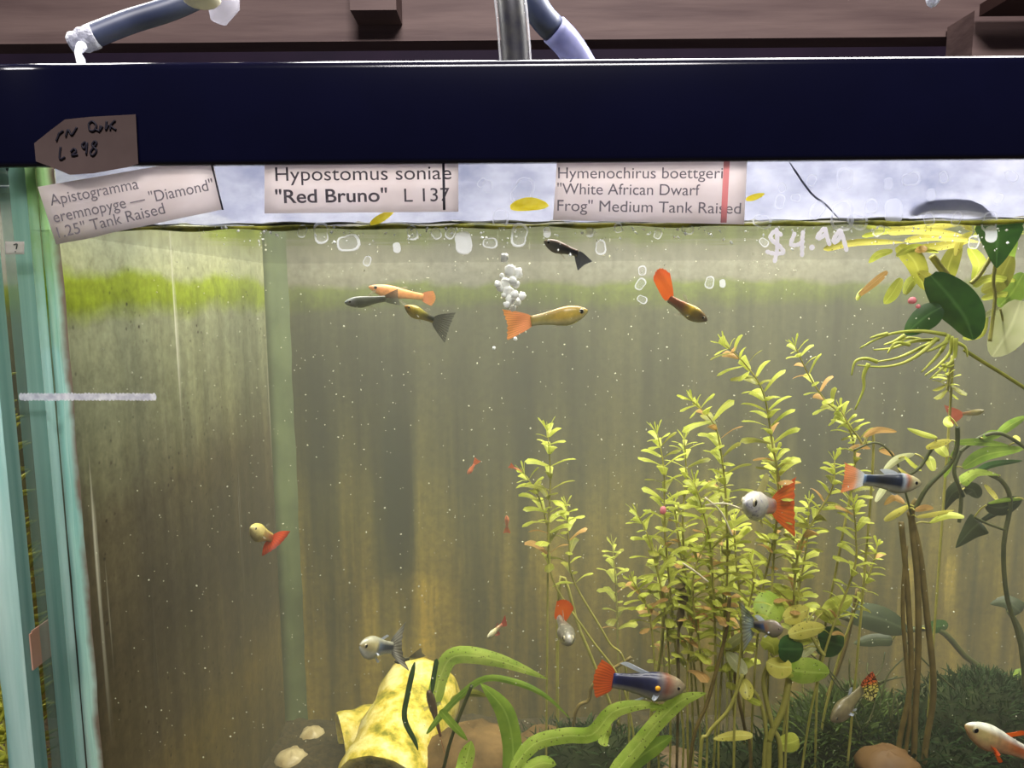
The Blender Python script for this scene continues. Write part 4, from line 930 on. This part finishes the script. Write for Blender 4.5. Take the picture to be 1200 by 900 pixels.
moss('moss_clump', 655, 885, .235, .04, .025, .020, 'dim moss clump far back against the rear glass', moss_d, 700, .010, 9)
moss('moss_clump', 690, 905, .12, .045, .025, .026, 'dim moss clump behind the curved sword leaves', moss_d, 700, .010, 7)
mb = MB(); rr = random.Random(31)
t = thing('moss_wisp', 'tangle of thin dark roots above the moss at right', 'roots', P(1040, 840, .10))
for k in range(26):
    x0, y0 = rr.uniform(985, 1120), rr.uniform(800, 890); x1, y1 = x0 + rr.uniform(-60, 60), y0 - rr.uniform(10, 60)
    mb.tube(smooth_path(path([(x0, y0), ((x0 + x1) / 2 + rr.uniform(-12, 12), (y0 + y1) / 2), (x1, y1)], [.075, .08, .085]), 8), 1.0 * pxm(.08), 4)
o = mb.build('strands', STEM_K, t); o['kind'] = 'stuff'

# ------------------------------------------------------------------ fish
EYE = simple('fish_eye_black', (12, 10, 14), (16, 14, 18), 10, .12, 0, None, .8)
IRIS = simple('fish_eye_ring', (150, 140, 110), (170, 160, 130), 100, .25, 0, None, .6)
def body_mat(name, stops, belly=None, back=None, spec=.6, speck=None):
    m, nt = newmat(name); tc = N(nt, 'ShaderNodeTexCoord'); sp = N(nt, 'ShaderNodeSeparateXYZ'); nt.links.new(tc.outputs['UV'], sp.inputs[0])
    n = noise(nt, 260, tc.outputs['Object'], 3)
    u = math_(nt, 'ADD', sp.outputs[0], math_(nt, 'MULTIPLY', math_(nt, 'SUBTRACT', noise(nt, 120, tc.outputs['Object']), .5), .12))
    col = ramp(nt, u, [(p, lin(c)) for p, c in stops])
    if belly: col = mixc(nt, ramp(nt, sp.outputs[1], [(.12, (.85, .85, .85, 1)), (.42, (0, 0, 0, 1))]), col, lin(belly))
    if back: col = mixc(nt, ramp(nt, sp.outputs[1], [(.68, (0, 0, 0, 1)), (.9, (.85, .85, .85, 1))]), col, lin(back))
    col = mixc(nt, 1.0, col, ramp(nt, n, [(.3, (.74, .74, .74, 1)), (.7, (1.15, 1.15, 1.15, 1))]), 'MULTIPLY')
    if speck: col = mixc(nt, ramp(nt, noise(nt, 420, tc.outputs['Object'], 2), [(.58, (0, 0, 0, 1)), (.64, (1, 1, 1, 1))]), col, lin(speck))
    finish(nt, col, .32, .12, None, spec); return m
def fin_mat(name, stops, alpha=.85, leopard=None, rays=.35):
    m, nt = newmat(name); tc = N(nt, 'ShaderNodeTexCoord'); sp = N(nt, 'ShaderNodeSeparateXYZ'); nt.links.new(tc.outputs['UV'], sp.inputs[0])
    if leopard:
        col = ramp(nt, sp.outputs[1], [(p, lin(c)) for p, c in stops])
        v = N(nt, 'ShaderNodeTexVoronoi'); v.inputs['Scale'].default_value = 9; v.feature = 'DISTANCE_TO_EDGE'; nt.links.new(mapping(nt, tc.outputs['UV'], (.55, 1, 1)), v.inputs['Vector'])
        col = mixc(nt, ramp(nt, v.outputs[0], [(.06, (1, 1, 1, 1)), (.14, (0, 0, 0, 1))]), col, lin(leopard))
    else: col = ramp(nt, sp.outputs[0], [(p, lin(c)) for p, c in stops])
    ry = math_(nt, 'SINE', math_(nt, 'MULTIPLY', sp.outputs[1], 75.0))
    col = mixc(nt, math_(nt, 'MULTIPLY', math_(nt, 'ADD', ry, 1.0), rays * .5), col, (.02, .015, .01, 1)) if not leopard else col
    finish(nt, col, .45, .45, alpha, .3); return m
PROF = [(0, .012, .010), (.03, .035, .035), (.08, .058, .062), (.16, .082, .095), (.28, .104, .124), (.40, .108, .132), (.52, .098, .112), (.64, .084, .090), (.78, .070, .072), (.9, .064, .066), (1.0, .060, .062)]
def prof(s):
    for (a, b, c), (d, e, f) in zip(PROF, PROF[1:]):
        if s <= d:
            k = (s - a) / (d - a); return b + (e - b) * k, c + (f - c) * k
    return PROF[-1][1:]
def fish(label, head, tail, Yh, Yt, bmat, tmat, deep=1.0, fat=.62, tail_len=.5, tail_half=.28, tail_to=None, tail_shape='fan', bend=0.0, dorsal=None, anal=None, fmat=None, pect=True, eye=.036, name='guppy', group='guppies', upright=None, eye_at=.115, fin_c=None):
    H = P(*head, Yh); T = P(*tail, Yt); X = (H - T); L = X.length; X.normalize()
    up = Vector(upright) if upright else Vector((0, 0, 1)); Z = (up - X * up.dot(X)).normalized(); Yv = Z.cross(X)
    def W(x, y, z): return T + X * (x * L) + Yv * (y * L) + Z * (z * L)
    t = thing(name, label, 'fish', W(.5, 0, 0), group)
    mb = MB(); n_ = 14; rows = []; uvs = []
    K = 26
    for i in range(K):
        s = (i / (K - 1)) ** 1.15; tp, bt = prof(s); tp *= deep; bt *= deep; wd = (tp + bt) / 2 * fat * .82 * (1.12 if s < .45 else 1 - .4 * (s - .45))
        cy = bend * max(0, s - .35) ** 2; zc = .025 * (1 - s) ** 2
        row = []; uv = []
        for j in range(n_):
            a = 2 * math.pi * j / n_; cz = math.sin(a)
            row.append(W(1 - s, cy + math.cos(a) * wd, zc + (tp if cz > 0 else bt) * cz)); uv.append((s, .5 + .5 * cz))
        rows.append(row); uvs.append(uv)
    b = mb.grid(rows, uvs, closed=True)
    mb.face([b + j for j in range(n_)][::-1], [(0, .5)] * n_); mb.face([b + (K - 1) * n_ + j for j in range(n_)], [(1, .5)] * n_)
    mb.build('body', bmat, t)
    # eyes
    for sy in (-1, 1):
        tp, bt = prof(eye_at); wd = (tp + bt) / 2 * deep * fat * 1.12 * .82
        M = Matrix((X, Yv, Z)).transposed()
        e_ = MB(); e_.ell(W(1 - eye_at, sy * wd * .80, .035), eye * L, eye * .5 * L, eye * L, 12, 8, 0, M); o = e_.build('eye', [IRIS], t)
        p_ = MB(); p_.ell(W(1 - eye_at, sy * (wd * .80 + eye * .28), .035), eye * .74 * L, eye * .34 * L, eye * .74 * L, 10, 7, 0, M); p_.build('pupil', [EYE], o)
    # tail fin
    by = bend * .4225; D_ = -X
    if tail_to: D_ = (P(*tail_to, Yt) - T); tl = D_.length; D_.normalize()
    else: tl = tail_len * L
    root = W(0, by, 0); up2 = (Z - D_ * Z.dot(D_))
    up2 = up2.normalized() if up2.length > .25 else (X - D_ * X.dot(D_)).normalized()
    sd = up2.cross(D_); f_ = MB(); rows = []; uvs = []; th = tail_half * L; bh = .06 * deep * L
    for i in range(9):
        u = i / 8; row = []; uv = []
        for j in range(17):
            v = j / 16 * 2 - 1
            if tail_shape == 'fan': r = tl * u * (.93 + .10 * abs(v)); h = bh + (th - bh) * u ** .75
            elif tail_shape == 'round': r = tl * u * (1 - .25 * v * v); h = bh + (th - bh) * u ** .55
            elif tail_shape == 'sword': r = tl * u * (.55 + .45 * max(0, -v) ** 1.3 + .15 * max(0, v)); h = bh + (th - bh) * u
            else: r = tl * u * (.7 + .35 * v * v); h = bh + (th - bh) * u ** .8
            r += tl * .03 * math.sin(v * 21) * u
            row.append(root + D_ * (r - .02 * L) + up2 * h * v + sd * (.05 * th * math.sin(v * 4 + u * 5) * u)); uv.append((u, j / 16))
        rows.append(row); uvs.append(uv)
    f_.grid(rows, uvs); f_.build('tail_fin', tmat, t)
    fm = fmat or fin_m
    def fin(nm, x0, x1, z0, z1, lean, yoff, m):
        """fin between body stations; grows from z0 outward to z1, leaning back"""
        g_ = MB(); rows = []; uvs = []
        for i in range(5):
            u = i / 4; row = []; uv = []
            for j in range(7):
                v = j / 6; x = x0 + (x1 - x0) * v
                hgt = (z1 - z0) * u * (.55 + .45 * math.sin(math.pi * (v * .8 + .15)))
                row.append(W(x - lean * u, yoff * u, z0 + hgt)); uv.append((u, v))
            rows.append(row); uvs.append(uv)
        g_.grid(rows, uvs); g_.build(nm, m, t)
    dz = dorsal or (.36, .50, .14, .16); tp, bt = prof(1 - dz[0]); fin('dorsal_fin', dz[0], dz[1], tp * deep * .9, tp * deep + dz[2], dz[3], .02, fin_c or fm)
    az = anal or (.42, .52, .11, .14); tp, bt = prof(1 - az[0]); fin('anal_fin', az[0], az[1], -bt * deep * .9, -bt * deep - az[2], az[3], .0, fin_c or fm)
    if pect:
        for sy in (-1, 1): fin('pectoral_fin', .62, .70, -.02, -.13, .10, sy * .16, fm)
    return t
fin_m = fin_mat('clear_fin', [(0, (190, 180, 150)), (1, (210, 204, 180))], .45)
fin_w = fin_mat('blue_white_fin', [(0, (190, 200, 226)), (1, (226, 232, 248))], .9, None, .15)
o_tail = fin_mat('orange_tail', [(0, (232, 96, 24)), (.6, (240, 106, 20)), (1, (226, 84, 20))], .95, None, .25)
r_tail = fin_mat('red_orange_tail', [(0, (214, 84, 40)), (1, (232, 104, 44))], .95, None, .35)
p_tail = fin_mat('peach_tail', [(0, (232, 150, 96)), (.35, (240, 150, 100)), (1, (236, 156, 88))], .92, None, .3)
d_tail = fin_mat('dark_fan_tail', [(0, (40, 42, 44)), (.4, (66, 66, 64)), (1, (120, 120, 112))], .8, None, .5)
b_tail = fin_mat('blue_grey_tail', [(0, (60, 84, 120)), (.35, (150, 172, 196)), (1, (150, 146, 110))], .82, None, .45)
g_tail = fin_mat('silver_ray_tail', [(0, (70, 72, 82)), (.4, (170, 168, 160)), (1, (120, 118, 112))], .92, None, .6)
y_tail = fin_mat('snake_tail', [(0, (236, 226, 150)), (.55, (238, 222, 110)), (.70, (240, 120, 60)), (1, (226, 96, 56))], .97, (30, 24, 16))
bl_tail = fin_mat('white_orange_tail', [(0, (225, 232, 244)), (.3, (206, 190, 186)), (.5, (230, 150, 110)), (1, (226, 130, 80))], .95, None, .2)
fish('yellow fish with a peach fan tail below the white glare blobs', (689, 366), (622, 376), .030, .030, body_mat('yellow_body', [(0, (176, 160, 90)), (.2, (206, 178, 80)), (.55, (202, 170, 78)), (.8, (176, 164, 96)), (1, (184, 160, 90))], (206, 200, 150), (178, 140, 60)), p_tail, 1.45, .62, .46, .27, None, 'fan', 0, (.38, .5, .03, .16), (.45, .55, .03, .1), fin_m, False, .05)
fish('small grey fish with a black drooping tail just under the waterline', (637, 284), (677, 297), .014, .016, body_mat('grey_back_body', [(0, (160, 154, 130)), (.2, (120, 116, 104)), (.5, (96, 94, 92)), (1, (52, 52, 60))], (140, 134, 116), (150, 112, 84)), fin_mat('black_tail', [(0, (44, 46, 56)), (1, (66, 68, 76))], .95), 1.5, .6, .4, .24, (686, 312), 'fan', 0, (.4, .5, .03, .1), None, fin_m, False, .055)
fish('orange fish nosing down with its tail folded upright', (828, 377), (784, 350), .045, .050, body_mat('orange_gold_body', [(0, (120, 96, 80)), (.2, (150, 122, 60)), (.45, (226, 190, 40)), (.65, (176, 110, 60)), (1, (214, 110, 50))], (150, 140, 90), None, .6), o_tail, 1.5, .62, .6, .20, (772, 314), 'round', 0, None, None, fin_m)
fish('pale nosed dark fish at left under the surface', (404, 356), (452, 350), .075, .085, body_mat('smoky_body', [(0, (190, 194, 196)), (.3, (96, 100, 84)), (1, (70, 74, 62))], (120, 124, 100)), d_tail, 1.2, .6, .35, .2, None, 'fan', 0, None, None, fin_m, False)
fish('blurred peach fish above the dark fan tailed one', (432, 338), (496, 348), .11, .12, body_mat('peach_body', [(0, (228, 150, 92)), (.5, (240, 170, 104)), (1, (236, 164, 100))], (236, 180, 120)), p_tail, 1.0, .6, .25, .14, None, 'round', 0, (.4, .5, .05, .1), None, fin_m, False)
fish('gold fish with a black fan tail under the peach fish', (474, 360), (508, 375), .05, .058, body_mat('gold_olive_body', [(0, (214, 150, 60)), (.25, (222, 196, 76)), (.55, (170, 160, 70)), (.8, (70, 72, 52)), (1, (40, 44, 42))], (196, 180, 110)), d_tail, 1.6, .62, .62, .5, None, 'fan', 0, None, None, fin_m)
fish('pale yellow fish with a red tail alone near the left wall', (293, 620), (318, 630), .055, .075, body_mat('cream_red_body', [(0, (190, 176, 120)), (.4, (204, 186, 120)), (.75, (170, 130, 90)), (1, (190, 70, 40))], (160, 144, 100), (220, 204, 110)), fin_mat('brick_tail', [(0, (206, 74, 40)), (.6, (224, 84, 44)), (1, (150, 50, 34))], .97, None, .2), 1.75, .7, .55, .42, (327, 640), 'round', 0, None, None, fin_m)
fish('silver bellied fish with a blue black flank facing left over the tube', (421, 758), (459, 759), .055, .075, body_mat('silver_blue_body', [(0, (150, 136, 96)), (.38, (176, 164, 120)), (.52, (90, 104, 130)), (.7, (48, 54, 72)), (1, (44, 46, 58))], (226, 226, 214), (170, 168, 150), .7), g_tail, 2.0, .62, .42, .50, (478, 757), 'lyre', 0, (.34, .5, .1, .14), None, fin_w, True, .05)
fish('dark dim fish tail just behind the silver bellied fish', (462, 776), (480, 772), .095, .10, body_mat('dim_body', [(0, (54, 54, 46)), (1, (78, 74, 52))]), d_tail, 1.5, .6, .7, .3, (496, 764), 'fan', 0, None, None, fin_m, False)
fish('small pale fish with red fins hovering over the sword leaf', (571, 748), (588, 732), .075, .085, body_mat('pale_red_body', [(0, (190, 184, 150)), (.5, (214, 206, 160)), (1, (196, 110, 90))], (150, 140, 110)), fin_mat('rose_tail', [(0, (206, 90, 80)), (1, (190, 70, 60))], .85), 1.4, .62, .35, .28, None, 'fan', 0, None, (.3, .45, .25, .1), fin_mat('rose_fin', [(0, (200, 90, 80)), (1, (180, 70, 60))], .8), True)
fish('grey fish facing the glass with an upright orange tail', (668, 754), (656, 726), .030, .062, body_mat('grey_scaled_body', [(0, (196, 192, 176)), (.12, (130, 124, 108)), (.5, (112, 108, 96)), (.85, (130, 124, 112)), (1, (226, 226, 236))], (214, 210, 200), (104, 100, 88), .7, (160, 154, 136)), o_tail, 1.35, .95, .5, .15, (665, 702), 'round', 0, None, None, fin_m, True, .045, upright=(0, -.35, 1))
t = fish('navy blue fish with an orange red tail swimming right over the sword leaves', (803, 808), (718, 797), .030, .030, body_mat('navy_body', [(0, (150, 134, 104)), (.16, (176, 158, 130)), (.28, (150, 98, 78)), (.36, (120, 110, 110)), (.44, (46, 48, 82)), (.7, (24, 24, 56)), (.93, (28, 30, 74)), (1, (40, 52, 110))], (176, 170, 140), None, .6), r_tail, 1.75, .62, .28, .28, None, 'round', 0, (.40, .62, .12, .34), (.46, .54, .10, .16), fin_w, True, .034, fin_c=fin_w)
mb = MB(); M = None; mb.ell(P(771, 807, .0252), 3.4 * pxm(.027), .0008, 3.4 * pxm(.027), 10, 6); mb.build('orange_patch', simple('orange_patch', (246, 160, 20), (250, 176, 40), 40, .4), t)
fish('grey headed fish with a big blue grey fan tail in the round leaves', (918, 738), (884, 733), .012, .022, body_mat('grey_blue_body', [(0, (132, 116, 104)), (.4, (146, 134, 112)), (.56, (150, 110, 84)), (.64, (60, 84, 126)), (.8, (34, 40, 60)), (1, (30, 36, 52))], (150, 144, 110), (120, 108, 98)), b_tail, 2.5, .5, .5, .85, (868, 734), 'fan', 0, (.2, .48, .2, .16), None, fin_w)
fish('white faced fish with a broad orange tail turned toward the glass', (873, 592), (906, 593), .020, .055, body_mat('white_face_body', [(0, (214, 212, 214)), (.2, (196, 192, 186)), (.5, (170, 160, 150)), (.8, (150, 120, 130)), (1, (206, 110, 60))], (216, 212, 206), (190, 184, 176), .7, (150, 146, 160)), o_tail, 1.35, .8, .5, .34, (934, 594), 'fan', 0, (.42, .72, .24, .1), None, fin_mat('straw_fin', [(0, (180, 172, 110)), (1, (196, 188, 130))], .8), True, .046)
fish('black bodied fish with an orange tail at right swimming right', (1079, 568), (1012, 562), .035, .035, body_mat('black_blue_body', [(0, (176, 164, 120)), (.18, (190, 182, 140)), (.26, (170, 110, 80)), (.34, (160, 170, 180)), (.40, (24, 34, 58)), (.7, (12, 16, 30)), (.95, (22, 40, 68)), (1, (120, 150, 190))], (190, 186, 160), None, .6), bl_tail, 1.55, .6, .38, .27, None, 'fan', 0, (.36, .66, .09, .10), (.40, .52, .08, -.12), fin_w, False, .04, fin_c=fin_w)
fish('dim olive fish with a ragged red tail below the floating roots', (1154, 482), (1128, 485), .11, .12, body_mat('dim_olive_body', [(0, (110, 100, 60)), (.5, (130, 118, 70)), (1, (150, 90, 60))], (150, 138, 90)), fin_mat('dim_red_tail', [(0, (196, 70, 44)), (1, (190, 76, 56))], .9, None, .2), 1.3, .62, .75, .55, None, 'fan', 0, None, (.2, .45, .3, .1), fin_m, False)
fish('grey fish diving left with a yellow black snake patterned tail', (974, 846), (1010, 808), .030, .040, body_mat('warm_grey_body', [(0, (140, 126, 96)), (.5, (146, 134, 98)), (.85, (160, 150, 100)), (1, (60, 54, 50))], (170, 160, 130), (130, 120, 88)), y_tail, 2.0, .55, .32, .40, (1030, 804), 'round', 0, (.3, .44, .16, .08), None, fin_w, True, .038)
fish('white and orange fish at the lower right corner facing left', (1130, 852), (1206, 884), .018, .020, body_mat('orange_white_body', [(0, (190, 160, 110)), (.2, (206, 186, 120)), (.5, (206, 160, 110)), (.75, (206, 116, 60)), (1, (190, 90, 50))], (220, 170, 120), (222, 226, 216), .7), o_tail, 1.45, .62, .4, .3, None, 'fan', 0, None, None, o_tail, True, .045)
for head, tail, Y, lab in (((548, 556), (556, 544), .20, 'faint blurred orange fish farthest left of the lone stem plant'), ((612, 554), (602, 548), .19, 'faint blurred reddish fish beside the lone stem plant'), ((594, 604), (594, 618), .19, 'faint small orange fish lowest beside the lone stem plant')):
    fish(lab, head, tail, Y, Y, body_mat('faint_body', [(0, (210, 120, 80)), (1, (220, 110, 70))]), o_tail, 1.6, .6, .5, .3, None, 'fan', 0, None, None, fin_m, False, group='faint far fish')
# slim brown bottom fish on the tube
PR = PROF
PROF = [(0, .05, .02), (.05, .075, .04), (.2, .10, .06), (.4, .085, .06), (.7, .05, .05), (1, .035, .035)]
fish('slim brown sucker fish clinging upright on the yellow tube', (502, 808), (516, 862), .086, .092, body_mat('brown_sucker', [(0, (92, 72, 52)), (.4, (112, 88, 60)), (.7, (120, 92, 60)), (1, (150, 90, 60))], (130, 104, 76)), fin_mat('rusty_tail', [(0, (170, 92, 60)), (1, (190, 110, 70))], .9), .95, 1.1, .35, .10, (521, 884), 'fan', 0, (.5, .62, .06, .1), None, fin_m, True, .03, name='sucker_fish', group='bottom fish', upright=(.3, -1, 0))
PROF = PR
